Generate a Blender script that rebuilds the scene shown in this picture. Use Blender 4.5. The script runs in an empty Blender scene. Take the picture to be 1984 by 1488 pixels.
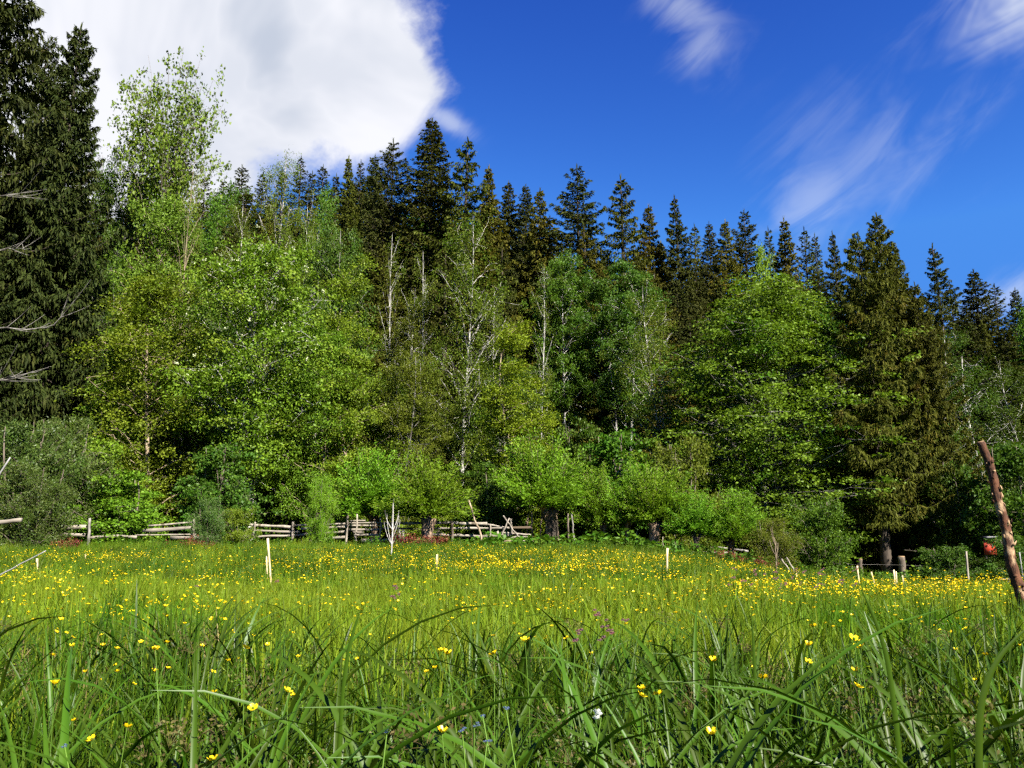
import bpy, math, random
import numpy as np
from mathutils import Vector

# ------------------------------------------------------------------ camera, sky, sun, exposure
scene = bpy.context.scene
COL = scene.collection
W0, H0, FPX = 1984.0, 1488.0, 1527.0
CZ = 0.86
TH = math.atan(286.0 / FPX)                      # camera pitched up
CT, ST = math.cos(TH), math.sin(TH)

cam_d = bpy.data.cameras.new("camera"); cam = bpy.data.objects.new("camera", cam_d); COL.objects.link(cam)
cam.location = (0, 0, CZ); cam.rotation_euler = (math.pi / 2 + TH, 0, 0)
cam_d.sensor_width = 36.0; cam_d.lens = 36.0 * FPX / W0
cam_d.clip_start = 0.05; cam_d.clip_end = 3000.0
scene.camera = cam

SUN_EL, SUN_AZ = math.radians(40.0), math.radians(142.0)      # azimuth clockwise from +Y: behind the camera, to the right
SUN = Vector((math.sin(SUN_AZ) * math.cos(SUN_EL), math.cos(SUN_AZ) * math.cos(SUN_EL), math.sin(SUN_EL)))
sl = bpy.data.lights.new("sun", 'SUN'); sl.energy = 5.0; sl.angle = math.radians(0.5); sl.color = (1.0, 0.94, 0.84)
so = bpy.data.objects.new("sun", sl); COL.objects.link(so)
so.rotation_euler = (-SUN).to_track_quat('-Z', 'Y').to_euler()

vs = scene.view_settings
vs.view_transform = 'Standard'; vs.look = 'None'; vs.gamma = 1.0; vs.use_curve_mapping = False
vs.exposure = 2.0
cy = scene.cycles
cy.max_bounces = 3; cy.diffuse_bounces = 2; cy.glossy_bounces = 1; cy.transmission_bounces = 2;
cy.use_adaptive_sampling = True; cy.adaptive_threshold = 0.05; cy.adaptive_min_samples = 16; cy.transparent_max_bounces = 4
cy.use_denoising = False
cy.caustics_reflective = False; cy.caustics_refractive = False
cy.sample_clamp_indirect = 4.0

def azel(u, v):
    a, b = (u - 992.0) / FPX, (744.0 - v) / FPX
    x, y, z = a, CT - b * ST, ST + b * CT
    n = math.sqrt(x * x + y * y + z * z)
    return math.atan2(x, y), math.asin(z / n)

class NG:
    """small helper for node trees"""
    def __init__(self, nt): self.nt = nt
    def n(self, t, **kw):
        nd = self.nt.nodes.new(t)
        for k, v in kw.items(): setattr(nd, k, v)
        return nd
    def l(self, a, b): self.nt.links.new(a, b)
    def val(self, sock, x):
        if isinstance(x, (int, float)): sock.default_value = x
        else: self.l(x, sock)
    def m(self, op, a, b=0.0, c=0.0, clamp=False):
        nd = self.n('ShaderNodeMath', operation=op, use_clamp=clamp)
        self.val(nd.inputs[0], a); self.val(nd.inputs[1], b); self.val(nd.inputs[2], c)
        return nd.outputs[0]
    def sstep(self, x, lo, hi):
        nd = self.n('ShaderNodeMapRange', interpolation_type='SMOOTHSTEP')
        self.val(nd.inputs[0], x); nd.inputs[1].default_value = lo; nd.inputs[2].default_value = hi
        return nd.outputs[0]
    def noise(self, vec, scale, detail=4.0, rough=0.55, dist=0.0):
        nd = self.n('ShaderNodeTexNoise'); nd.inputs['Scale'].default_value = scale
        nd.inputs['Detail'].default_value = detail; nd.inputs['Roughness'].default_value = rough
        nd.inputs['Distortion'].default_value = dist
        if vec is not None: self.l(vec, nd.inputs['Vector'])
        return nd.outputs['Fac']
    def mix(self, f, a, b, blend='MIX'):
        nd = self.n('ShaderNodeMix', data_type='RGBA', blend_type=blend)
        self.val(nd.inputs[0], f)
        for s, c in ((nd.inputs[6], a), (nd.inputs[7], b)):
            if isinstance(c, tuple): s.default_value = (c[0], c[1], c[2], 1.0)
            else: self.l(c, s)
        return nd.outputs[2]
    def ramp(self, f, stops):
        nd = self.n('ShaderNodeValToRGB'); self.l(f, nd.inputs[0])
        el = nd.color_ramp.elements
        while len(el) < len(stops): el.new(0.5)
        for e, (p, c) in zip(el, stops): e.position = p; e.color = (c[0], c[1], c[2], 1.0)
        return nd.outputs[0]

def build_world():
    w = bpy.data.worlds.new("World"); scene.world = w; w.use_nodes = True
    nt = w.node_tree; nt.nodes.clear(); g = NG(nt)
    sky = g.n('ShaderNodeTexSky', sky_type='NISHITA', sun_disc=False)
    sky.sun_elevation = SUN_EL; sky.sun_rotation = SUN_AZ
    sky.altitude = 900.0; sky.air_density = 0.9; sky.dust_density = 0.3; sky.ozone_density = 4.0
    # deep mountain-blue rendering of the sky, the same over the whole dome
    rgb = g.n('ShaderNodeSeparateColor'); g.l(sky.outputs[0], rgb.inputs[0]); cmb = g.n('ShaderNodeCombineColor')
    for k, (p, q, top) in enumerate(((2.2, 0.347, 1.02), (2.0, 0.41, 1.85), (1.15, 1.0, 3.5))):
        g.l(g.m('MULTIPLY', g.m('POWER', g.m('MINIMUM', rgb.outputs[k], top), p), q), cmb.inputs[k])
    base = cmb.outputs[0]
    tc = g.n('ShaderNodeTexCoord'); D = tc.outputs['Generated']
    sp = g.n('ShaderNodeSeparateXYZ'); g.l(D, sp.inputs[0]); X, Y, Z = sp.outputs
    az = g.m('ARCTAN2', X, Y); el = g.m('ARCSINE', Z)
    def blob(u, v, ru, rv, ang=0.0):
        """squared-elliptic distance from a place in the sky, 1 on the rim"""
        a0, e0 = azel(u, v); ca, sa = math.cos(ang), math.sin(ang)
        da = g.m('MULTIPLY', g.m('SUBTRACT', az, a0), math.cos(e0)); de = g.m('SUBTRACT', el, e0)
        p = g.m('ADD', g.m('MULTIPLY', da, ca), g.m('MULTIPLY', de, sa))
        q = g.m('SUBTRACT', g.m('MULTIPLY', de, ca), g.m('MULTIPLY', da, sa))
        p = g.m('DIVIDE', p, ru / FPX); q = g.m('DIVIDE', q, rv / FPX)
        return g.m('SQRT', g.m('ADD', g.m('MULTIPLY', p, p), g.m('MULTIPLY', q, q)))
    n1 = g.noise(D, 7.0, 6.0, 0.6, 0.35)
    n2 = g.noise(D, 2.3, 1.0, 0.5, 0.0)
    # the big cumulus
    d = g.m('MINIMUM', blob(405, 60, 385, 240), blob(665, 150, 170, 140))
    d = g.m('MINIMUM', d, blob(200, 200, 330, 200))
    fld = g.m('ADD', d, g.m('MULTIPLY', g.m('SUBTRACT', n1, 0.5), 0.95))
    cum = g.m('SUBTRACT', 1.0, g.sstep(fld, 0.80, 1.09))
    # the same kind of cloud scattered over the rest of the sky (sides and behind)
    side = g.sstep(Y, 0.55, 0.2)
    oth = g.m('MULTIPLY', g.sstep(g.m('ADD', n2, g.m('MULTIPLY', g.m('SUBTRACT', n1, 0.5), 0.5)), 0.70, 0.80), side)
    cum = g.m('MAXIMUM', cum, oth)
    # grey body of the cloud
    n3 = g.noise(D, 4.2, 4.0, 0.6, 0.5)
    gd = g.m('ADD', blob(520, 90, 110, 200, 0.25), g.m('MULTIPLY', g.m('SUBTRACT', n3, 0.5), 2.2))
    grey = g.m('MAXIMUM', g.m('MULTIPLY', g.m('SUBTRACT', 1.0, g.sstep(gd, 0.25, 1.25)), 0.95), g.m('MULTIPLY', g.sstep(n3, 0.42, 0.68), 0.5))
    ccol = g.mix(grey, (4.75, 4.8, 5.1), (2.75, 3.05, 3.65))
    # cirrus: streaks stretched along a slant
    def streaks(ang, sx, sy, off):
        ca, sa = math.cos(ang), math.sin(ang)
        p = g.m('ADD', g.m('MULTIPLY', az, ca), g.m('MULTIPLY', el, sa))
        q = g.m('SUBTRACT', g.m('MULTIPLY', el, ca), g.m('MULTIPLY', az, sa))
        cb = g.n('ShaderNodeCombineXYZ'); g.l(g.m('MULTIPLY', p, sx), cb.inputs[0]); g.l(g.m('MULTIPLY', q, sy), cb.inputs[1])
        cb.inputs[2].default_value = off
        return g.noise(cb.outputs[0], 1.0, 4.0, 0.65, 0.8)
    s1 = streaks(0.62, 6.0, 20.0, 3.1); s2 = streaks(0.35, 6.0, 16.0, 8.7)
    nw = g.noise(D, 9.0, 3.0, 0.6, 0.6)
    def wisp(dd, s, lo, amp, soft=1.0):
        body = g.m('POWER', 2.718, g.m('MULTIPLY', g.m('MULTIPLY', dd, dd), -1.3 * soft))
        v = g.m('ADD', g.m('MULTIPLY', s, 0.65), g.m('MULTIPLY', nw, 0.35))
        v = g.m('ADD', v, g.m('MULTIPLY', g.m('SUBTRACT', body, 0.55), 0.30))
        return g.m('MULTIPLY', g.m('MULTIPLY', body, g.sstep(v, lo, lo + 0.34)), amp)
    s3 = streaks(0.55, 3.0, 15.0, 5.3)
    c = wisp(blob(1575, 400, 110, 75, 0.9), s1, 0.44, 0.30, 0.6)
    c = g.m('MAXIMUM', c, wisp(blob(1680, 340, 300, 110, 0.55), s1, 0.47, 0.19, 0.6))
    c = g.m('MAXIMUM', c, wisp(blob(1600, 290, 160, 120, 0.9), s3, 0.45, 0.14, 0.6))
    c = g.m('MAXIMUM', c, wisp(blob(1330, 20, 110, 42, -0.65), s2, 0.42, 0.36, 0.7))
    c = g.m('MAXIMUM', c, wisp(blob(1365, 90, 70, 60, 0.9), s1, 0.42, 0.28, 0.8))
    c = g.m('MAXIMUM', c, wisp(blob(1985, -5, 130, 75, 0.3), s2, 0.38, 0.70, 0.7))
    c = g.m('MAXIMUM', c, wisp(blob(870, 235, 60, 24, -0.5), s1, 0.36, 0.45))
    c = g.m('MAXIMUM', c, wisp(blob(1980, 560, 140, 40, 0.3), s1, 0.38, 0.40))
    c = g.m('MAXIMUM', c, g.m('MULTIPLY', g.m('MULTIPLY', side, g.sstep(s2, 0.5, 0.85)), 0.4))
    col = g.mix(c, base, (4.5, 4.75, 5.1))
    col = g.mix(cum, col, ccol)
    bg = g.n('ShaderNodeBackground'); g.l(col, bg.inputs[0]); bg.inputs[1].default_value = 0.0505
    w.cycles.sampling_method = 'NONE'
    out = g.n('ShaderNodeOutputWorld'); g.l(bg.outputs[0], out.inputs[0])
build_world()

# ------------------------------------------------------------------ terrain and projection helpers
def sm(x, a, b):
    t = np.clip((np.asarray(x, float) - a) / (b - a), 0, 1); return t * t * (3 - 2 * t)

def ground(x, y):
    x = np.asarray(x, float); y = np.asarray(y, float)
    edge = 0.18 + (-1.05 - 0.18) * sm(x / np.maximum(y, 4) * 30.0, 3.0, 15.0)
    z = edge * sm(y, 7, 28)
    z = z + 0.04 * np.sin(x * 0.9 + 1.3) * np.sin(y * 0.7) * sm(y, 2, 8)
    r = np.clip(y - 37.0, 0, None)
    s = 0.15 + 0.37 * (1 - sm(x, -30, 55))
    f = r * r / (r + 14.0)
    f = np.where(y > 118, 81 * 81 / 95.0 + 8 * (1 - np.exp(-(y - 118) / 10)), f)
    z = z + s * f + 0.5 * np.sin(x * 0.21 + 2) * np.sin(y * 0.17) * sm(r, 2, 20)
    return z

def gz(x, y): return float(ground(x, y))
def hz(v, Y):
    t = (744.0 - v) / FPX
    return CZ + Y * (ST + t * CT) / (CT - t * ST)
def gx(u, Y, z): return (u - 992.0) / FPX * (Y * CT + (z - CZ) * ST)
def P(u, v, Y):
    z = hz(v, Y); return np.array((gx(u, Y, z), Y, z))
def proj(p):
    d = p[1] * CT + (p[2] - CZ) * ST; h = -p[1] * ST + (p[2] - CZ) * CT
    return 992 + FPX * p[0] / d, 744 - FPX * h / d

# ------------------------------------------------------------------ mesh helpers
class MB:
    def __init__(self): self.V = []; self.Q = []; self.n = 0
    def add(self, V, Q):
        V = np.asarray(V, float).reshape(-1, 3); Q = np.asarray(Q, int).reshape(-1, 4)
        self.V.append(V); self.Q.append(Q + self.n); self.n += len(V)
    def arrays(self):
        return np.concatenate(self.V), np.concatenate(self.Q)
    def mesh(self, name, mat, smooth=False):
        V, Q = self.arrays(); return mk(name, V, Q, mat, smooth)

def mk(name, V, Q, mat, smooth=False):
    me = bpy.data.meshes.new(name); V = np.asarray(V, np.float32); Q = np.asarray(Q, np.int32)
    me.vertices.add(len(V)); me.vertices.foreach_set("co", V.ravel())
    me.loops.add(Q.size); me.loops.foreach_set("vertex_index", Q.ravel())
    me.polygons.add(len(Q)); me.polygons.foreach_set("loop_start", np.arange(len(Q), dtype=np.int32) * 4)
    if smooth: me.polygons.foreach_set("use_smooth", np.ones(len(Q), bool))
    me.update(calc_edges=True)
    if mat: me.materials.append(mat)
    return me

def unit(v): return v / np.maximum(np.linalg.norm(v, axis=-1, keepdims=True), 1e-9)

def kites(c, d, n, L, W, mid=0.42):
    """leaf shaped quads: base c, direction d, normal n, length L, width W"""
    L = np.asarray(L)[..., None] if np.ndim(L) else L; W = np.asarray(W)[..., None] if np.ndim(W) else W
    s = unit(np.cross(n, d)); n2 = np.cross(d, s)
    V = np.stack([c, c + d * mid * L + s * W / 2 + n2 * 0.12 * W, c + d * L - n2 * 0.1 * L, c + d * mid * L - s * W / 2 + n2 * 0.12 * W], 1)
    return V.reshape(-1, 3), np.arange(len(c) * 4).reshape(-1, 4)

def tube(path, rad, sides=6, cap=True, rng=None, rough=0.0):
    path = np.asarray(path, float); N = len(path); rad = np.broadcast_to(np.asarray(rad, float), (N,))
    t = np.gradient(path, axis=0); t = unit(t)
    ref = np.array((0.0, 1.0, 0.0)) if abs(t[0][1]) < 0.8 else np.array((1.0, 0.0, 0.0))
    a = unit(np.cross(t, ref)); b = np.cross(t, a)
    th = np.linspace(0, 2 * np.pi, sides, endpoint=False)
    R = rad[:, None] * np.ones(sides)
    if rng is not None and rough: R = R * (1 + rough * rng.normal(size=R.shape)) 
    V = path[:, None, :] + R[..., None] * (a[:, None, :] * np.cos(th)[None, :, None] + b[:, None, :] * np.sin(th)[None, :, None])
    V = V.reshape(-1, 3); i = np.arange(N - 1)[:, None] * sides; j = np.arange(sides)[None, :]; j2 = (j + 1) % sides
    Q = np.stack([i + j, i + j2, i + sides + j2, i + sides + j], -1).reshape(-1, 4)
    if cap and sides % 2 == 0 and sides >= 4:
        last = (N - 1) * sides; ex = []
        for base, fl in ((0, True), (last, False)):
            for k in range(1, sides - 2, 2):
                q = [base, base + k, base + k + 1, base + k + 2]
                ex.append(q[::-1] if fl else q)
        Q = np.concatenate([Q, np.array(ex)])
    return V, Q

def bez(p0, p1, p2, n):
    t = np.linspace(0, 1, n)[:, None]; return (1 - t) ** 2 * p0 + 2 * t * (1 - t) * p1 + t * t * p2

def link(name, me, parent=None, mat=None):
    o = bpy.data.objects.new(name, me); COL.objects.link(o)
    if parent is not None: o.parent = parent
    if mat is not None:
        o.material_slots[0].link = 'OBJECT'; o.material_slots[0].material = mat
    return o
def empty(name, loc, rz=0.0, sc=(1, 1, 1)):
    o = bpy.data.objects.new(name, None); COL.objects.link(o); o.empty_display_size = 0.1
    o.location = loc; o.rotation_euler = (0, 0, rz); o.scale = sc; return o
def tag(o, label=None, cat=None, group=None, kind=None):
    if label: o['label'] = label
    if cat: o['category'] = cat
    if group: o['group'] = group
    if kind: o['kind'] = kind
    return o

# ------------------------------------------------------------------ materials
def new_mat(name):
    m = bpy.data.materials.new(name); m.use_nodes = True; m.node_tree.nodes.clear(); return m, NG(m.node_tree)

def leaf_mat(name, dark, light, accent=None, acc_lo=0.55, acc_hi=0.75, acc_scale=0.5, trans=0.27, rough=0.5, spec=0.12, jitter=0.25, tcol=None, gain=0.655, world=False):
    m, g = new_mat(name)
    dark, light = tuple(x * gain for x in dark), tuple(x * gain for x in light); accent = accent and tuple(x * gain for x in accent)
    ge = g.n('ShaderNodeNewGeometry'); ob = g.n('ShaderNodeObjectInfo'); tc = g.n('ShaderNodeTexCoord')
    col = g.mix(ge.outputs['Random Per Island'], dark, light)
    if accent:
        nz = g.noise(ge.outputs['Position'] if world else tc.outputs['Object'], acc_scale, 3.0, 0.6)
        nz = g.m('ADD', nz, g.m('MULTIPLY', g.m('SUBTRACT', ge.outputs['Random Per Island'], 0.5), 0.12))
        col = g.mix(g.sstep(nz, acc_lo, acc_hi), col, accent)
    hs = g.n('ShaderNodeHueSaturation'); g.l(col, hs.inputs['Color'])
    g.l(g.m('ADD', g.m('MULTIPLY', ob.outputs['Random'], jitter), 1.0 - jitter / 2), hs.inputs['Value'])
    g.l(g.m('ADD', g.m('MULTIPLY', ob.outputs['Random'], 0.03), 0.485), hs.inputs['Hue'])
    pr = g.n('ShaderNodeBsdfPrincipled'); g.l(hs.outputs[0], pr.inputs['Base Color'])
    pr.inputs['Roughness'].default_value = rough; pr.inputs['Specular IOR Level'].default_value = spec
    tr = g.n('ShaderNodeBsdfTranslucent')
    tint = g.mix(1.0, hs.outputs[0], tcol or (1.25, 1.3, 0.5), 'MULTIPLY'); g.l(tint, tr.inputs[0])
    mx = g.n('ShaderNodeMixShader'); mx.inputs[0].default_value = trans
    g.l(pr.outputs[0], mx.inputs[1]); g.l(tr.outputs[0], mx.inputs[2])
    o = g.n('ShaderNodeOutputMaterial'); g.l(mx.outputs[0], o.inputs[0])
    return m

def bark_mat(name, c1, c2, scale=6.0, stretch=(1, 1, 0.25), c3=None, thr=0.58, rough=0.85, bump=0.4, w=0.08):
    m, g = new_mat(name); tc = g.n('ShaderNodeTexCoord'); mp = g.n('ShaderNodeMapping')
    mp.inputs['Scale'].default_value = stretch; g.l(tc.outputs['Object'], mp.inputs[0])
    n = g.noise(mp.outputs[0], scale, 6.0, 0.65)
    col = g.mix(g.sstep(n, 0.32, 0.68), c1, c2)
    if c3:
        n2 = g.noise(mp.outputs[0], scale * 0.45, 4.0, 0.6, 0.4); col = g.mix(g.sstep(n2, thr, thr + w), col, c3)
    pr = g.n('ShaderNodeBsdfPrincipled'); g.l(col, pr.inputs['Base Color']); pr.inputs['Roughness'].default_value = rough
    pr.inputs['Specular IOR Level'].default_value = 0.2
    b = g.n('ShaderNodeBump'); b.inputs['Strength'].default_value = bump; b.inputs['Distance'].default_value = 0.02
    g.l(n, b.inputs['Height']); g.l(b.outputs[0], pr.inputs['Normal'])
    o = g.n('ShaderNodeOutputMaterial'); g.l(pr.outputs[0], o.inputs[0]); return m

def plain_mat(name, col, rough=0.6, var=0.25, scale=12.0, trans=0.0):
    m, g = new_mat(name); tc = g.n('ShaderNodeTexCoord'); n = g.noise(tc.outputs['Object'], scale, 4.0)
    c = g.mix(n, tuple(x * (1 - var) for x in col), tuple(min(1, x * (1 + var)) for x in col))
    pr = g.n('ShaderNodeBsdfPrincipled'); g.l(c, pr.inputs['Base Color']); pr.inputs['Roughness'].default_value = rough
    pr.inputs['Specular IOR Level'].default_value = 0.25
    o = g.n('ShaderNodeOutputMaterial')
    if trans:
        tr = g.n('ShaderNodeBsdfTranslucent'); g.l(c, tr.inputs[0]); mx = g.n('ShaderNodeMixShader'); mx.inputs[0].default_value = trans
        g.l(pr.outputs[0], mx.inputs[1]); g.l(tr.outputs[0], mx.inputs[2]); g.l(mx.outputs[0], o.inputs[0])
    else: g.l(pr.outputs[0], o.inputs[0])
    return m

M = {}
M['cherry'] = leaf_mat('leaf_bird_cherry', (0.072, 0.16, 0.008), (0.18, 0.315, 0.020), (0.205, 0.30, 0.026), 0.52, 0.72, 0.4)
M['yellow'] = leaf_mat('leaf_yellow_green', (0.095, 0.165, 0.008), (0.215, 0.30, 0.022), (0.085, 0.18, 0.010), 0.55, 0.72, 0.45)
M['lime'] = leaf_mat('leaf_bright_lime', (0.12, 0.215, 0.008), (0.25, 0.35, 0.022), None)
M['beech'] = leaf_mat('leaf_beech', (0.085, 0.145, 0.008), (0.19, 0.26, 0.022), (0.07, 0.16, 0.008), 0.55, 0.7, 0.3)
M['olive'] = leaf_mat('leaf_olive_birch', (0.075, 0.12, 0.008), (0.17, 0.21, 0.022), (0.09, 0.16, 0.008), 0.5, 0.7, 0.4, rough=0.55, spec=0.1)
M['greyleaf'] = leaf_mat('leaf_grey_willow', (0.03, 0.075, 0.008), (0.14, 0.20, 0.04), (0.06, 0.13, 0.010), 0.5, 0.7, 0.9, trans=0.25, rough=0.45, spec=0.2)
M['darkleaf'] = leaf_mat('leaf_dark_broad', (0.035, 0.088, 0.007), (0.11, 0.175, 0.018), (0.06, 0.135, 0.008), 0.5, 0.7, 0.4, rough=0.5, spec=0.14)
M['emerald'] = leaf_mat('leaf_emerald', (0.045, 0.12, 0.008), (0.115, 0.22, 0.016), (0.10, 0.16, 0.012), 0.52, 0.7, 0.5)
M['willow'] = leaf_mat('leaf_pollard_willow', (0.09, 0.21, 0.008), (0.20, 0.36, 0.02), (0.19, 0.30, 0.016), 0.5, 0.7, 0.7)
M['maple'] = leaf_mat('leaf_spring_maple', (0.08, 0.14, 0.010), (0.18, 0.25, 0.025), None)
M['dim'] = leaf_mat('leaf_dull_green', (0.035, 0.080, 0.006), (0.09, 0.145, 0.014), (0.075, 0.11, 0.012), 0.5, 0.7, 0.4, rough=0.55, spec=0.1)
M['spruce'] = leaf_mat('needle_dark_spruce', (0.030, 0.041, 0.006), (0.080, 0.088, 0.014), (0.105, 0.078, 0.011), 0.56, 0.76, 0.35, trans=0.14, rough=0.65, spec=0.06)
M['spruce_olive'] = leaf_mat('needle_olive_spruce', (0.045, 0.058, 0.006), (0.115, 0.124, 0.015), (0.14, 0.10, 0.011), 0.56, 0.76, 0.32, trans=0.16, rough=0.65, spec=0.06)
M['spruce_rust'] = leaf_mat('needle_rust_spruce', (0.055, 0.058, 0.006), (0.135, 0.125, 0.016), (0.18, 0.105, 0.012), 0.52, 0.74, 0.28, trans=0.18, rough=0.65, spec=0.06)
M['spruce_shade_tint'] = leaf_mat('needle_spruce_shade_tint', (0.018, 0.030, 0.006), (0.052, 0.066, 0.013), (0.070, 0.056, 0.010), 0.60, 0.78, 0.35, trans=0.10, rough=0.65, spec=0.06)  # darker copy of the spruce needles: shade on the left spruces put into colour
M['fir'] = leaf_mat('needle_fir', (0.028, 0.038, 0.007), (0.075, 0.084, 0.016), (0.085, 0.070, 0.012), 0.55, 0.75, 0.3, trans=0.10, rough=0.65, spec=0.06)
M['redleaf'] = leaf_mat('leaf_dock_red', (0.13, 0.032, 0.024), (0.27, 0.072, 0.05), (0.10, 0.13, 0.02), 0.53, 0.66, 2.0, tcol=(1.2, 0.8, 0.6))
M['blossom'] = plain_mat('white_blossom', (0.40, 0.43, 0.26), 0.6, 0.15, 5, 0.3)
M['grass'] = leaf_mat('grass_blade', (0.110, 0.172, 0.007), (0.225, 0.295, 0.018), (0.062, 0.160, 0.006), 0.51, 0.68, 0.55, trans=0.36, rough=0.5, spec=0.12, jitter=0.4, gain=0.70, world=True)
M['grass2'] = leaf_mat('grass_blade_deep', (0.025, 0.072, 0.003), (0.082, 0.155, 0.006), (0.078, 0.125, 0.006), 0.5, 0.68, 0.6, trans=0.24, rough=0.45, spec=0.12, jitter=0.45, gain=0.56, world=True)
M['drygrass'] = leaf_mat('grass_dry', (0.16, 0.13, 0.045), (0.26, 0.20, 0.08), None, jitter=0.2, tcol=(1.1, 1.0, 0.7))
M['sedge'] = leaf_mat('sedge_leaf', (0.024, 0.066, 0.003), (0.072, 0.138, 0.007), (0.085, 0.125, 0.007), 0.54, 0.68, 3.0, trans=0.22, rough=0.42, spec=0.16, jitter=0.65, gain=0.57)
M['sedgebrown'] = leaf_mat('sedge_spikelet', (0.07, 0.065, 0.02), (0.17, 0.14, 0.05), (0.13, 0.16, 0.03), 0.5, 0.65, 8.0)
M['yellowpetal'] = plain_mat('buttercup_petal', (0.85, 0.60, 0.008), 0.35, 0.12, 30, 0.25)
M['stemgreen'] = plain_mat('flower_stem', (0.09, 0.17, 0.02), 0.6, 0.25, 9, 0.15)
M['pink'] = plain_mat('pink_petal', (0.78, 0.36, 0.36), 0.5, 0.15, 9, 0.3)
M['blue'] = plain_mat('blue_petal', (0.45, 0.55, 0.80), 0.5, 0.12, 9, 0.3)
M['white'] = plain_mat('white_petal', (0.80, 0.82, 0.74), 0.5, 0.08, 9, 0.3)
M['bark'] = bark_mat('bark_brown', (0.05, 0.038, 0.028), (0.16, 0.13, 0.10))
M['bark_grey'] = bark_mat('bark_grey', (0.075, 0.07, 0.062), (0.20, 0.185, 0.165), 5.0, (1, 1, 0.6), (0.04, 0.034, 0.03), 0.54)
M['bark_pale'] = bark_mat('bark_pale', (0.22, 0.21, 0.185), (0.42, 0.40, 0.37), 4.0, (1, 1, 0.8), (0.05, 0.045, 0.04), 0.50, w=0.05)
M['bark_tan'] = bark_mat('bark_tan', (0.12, 0.09, 0.06), (0.29, 0.225, 0.15), 4.0, (1, 1, 0.5), (0.06, 0.045, 0.033), 0.57)
M['bark_spruce'] = bark_mat('bark_spruce', (0.020, 0.016, 0.012), (0.065, 0.050, 0.038))
M['bark_willow'] = bark_mat('bark_willow', (0.06, 0.042, 0.028), (0.26, 0.18, 0.12), 9.0, (1, 1, 0.18), (0.03, 0.024, 0.018), 0.47, bump=0.9)
M['wood'] = bark_mat('weathered_wood', (0.095, 0.08, 0.062), (0.24, 0.21, 0.17), 7.0, (0.15, 1, 1), (0.07, 0.05, 0.032), 0.56)
M['wood_pale'] = bark_mat('pale_weathered_wood', (0.15, 0.128, 0.10), (0.29, 0.255, 0.205), 7.0, (1, 1, 0.2), (0.10, 0.08, 0.055), 0.58)
M['stake'] = bark_mat('fresh_stake_wood', (0.40, 0.30, 0.15), (0.56, 0.45, 0.26), 9.0, (1, 1, 0.15), (0.30, 0.22, 0.12), 0.60, bump=0.2)
M['pole'] = bark_mat('peeling_bark_pole', (0.018, 0.011, 0.008), (0.105, 0.042, 0.020), 16.0, (1, 1, 0.45), (0.30, 0.20, 0.115), 0.565, bump=1.0, w=0.10)
M['cutwood'] = plain_mat('cut_wood_end', (0.26, 0.17, 0.09), 0.8, 0.3, 30)
M['redboard'] = plain_mat('red_painted_board', (0.30, 0.034, 0.015), 0.65, 0.4, 9)
M['darkmetal'] = plain_mat('dark_metal', (0.03, 0.03, 0.035), 0.4, 0.2, 6)
M['greyrod'] = plain_mat('grey_rod', (0.20, 0.195, 0.19), 0.5, 0.2, 6)

def ground_material():
    m, g = new_mat('meadow_and_forest_soil'); tc = g.n('ShaderNodeTexCoord'); O = tc.outputs['Object']
    n1 = g.noise(O, 0.6, 5.0, 0.6); n2 = g.noise(O, 9.0, 6.0, 0.7)
    soil = g.mix(n2, (0.035, 0.028, 0.015), (0.10, 0.085, 0.035))
    grn = g.mix(n2, (0.05, 0.085, 0.012), (0.11, 0.16, 0.02))
    col = g.mix(g.sstep(n1, 0.42, 0.58), grn, soil)
    pr = g.n('ShaderNodeBsdfPrincipled'); g.l(col, pr.inputs['Base Color']); pr.inputs['Roughness'].default_value = 0.95
    pr.inputs['Specular IOR Level'].default_value = 0.1
    b = g.n('ShaderNodeBump'); b.inputs['Strength'].default_value = 0.6; b.inputs['Distance'].default_value = 0.05
    g.l(n2, b.inputs['Height']); g.l(b.outputs[0], pr.inputs['Normal'])
    o = g.n('ShaderNodeOutputMaterial'); g.l(pr.outputs[0], o.inputs[0]); return m
M['ground'] = ground_material()

def build_ground():
    s = np.linspace(-1, 1, 181)
    xs = np.sinh(s * 4.2) / np.sinh(4.2) * 900.0
    ys = np.concatenate([-np.geomspace(900, 3, 40), np.linspace(-2, 60, 110), np.linspace(61, 140, 60), np.geomspace(145, 1200, 30)])
    Xg, Yg = np.meshgrid(xs, ys); Z = ground(Xg, Yg)
    V = np.stack([Xg, Yg, Z], -1).reshape(-1, 3); nx, ny = len(xs), len(ys)
    i, j = np.meshgrid(np.arange(nx - 1), np.arange(ny - 1)); a = (j * nx + i).ravel()
    Q = np.stack([a, a + 1, a + 1 + nx, a + nx], -1)
    o = link('ground', mk('ground', V, Q, M['ground'], True)); tag(o, kind='structure')
build_ground()

# ------------------------------------------------------------------ tree prototypes
PROFILES = {
    'oval': lambda t: np.sin(np.pi * np.clip(t * 0.93 + 0.05, 0, 1)) ** 0.65,
    'egg': lambda t: np.sin(np.pi * np.clip(t, 0.02, 1) ** 0.75) ** 0.7,
    'dome': lambda t: np.sqrt(np.clip(1 - (np.clip(t, 0, 1) * 0.985) ** 3.6, 0, 1)) * (0.82 + 0.18 * np.clip(t * 4, 0, 1)),
    'ball': lambda t: np.sin(np.pi * np.clip(t * 0.84 + 0.08, 0, 1)) ** 0.5,
    'top': lambda t: np.sin(np.pi * np.clip(t * 0.8 + 0.12, 0, 1)) ** 0.8,
    'column': lambda t: np.clip(1.05 - t, 0, 1) ** 0.45 * np.clip(0.6 + t * 2, 0, 1),
}

def extents(V):
    r = np.hypot(V[:, 0], V[:, 1]); return float(np.percentile(r, 92)) * 2, float(np.percentile(V[:, 2], 99.8))

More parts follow.
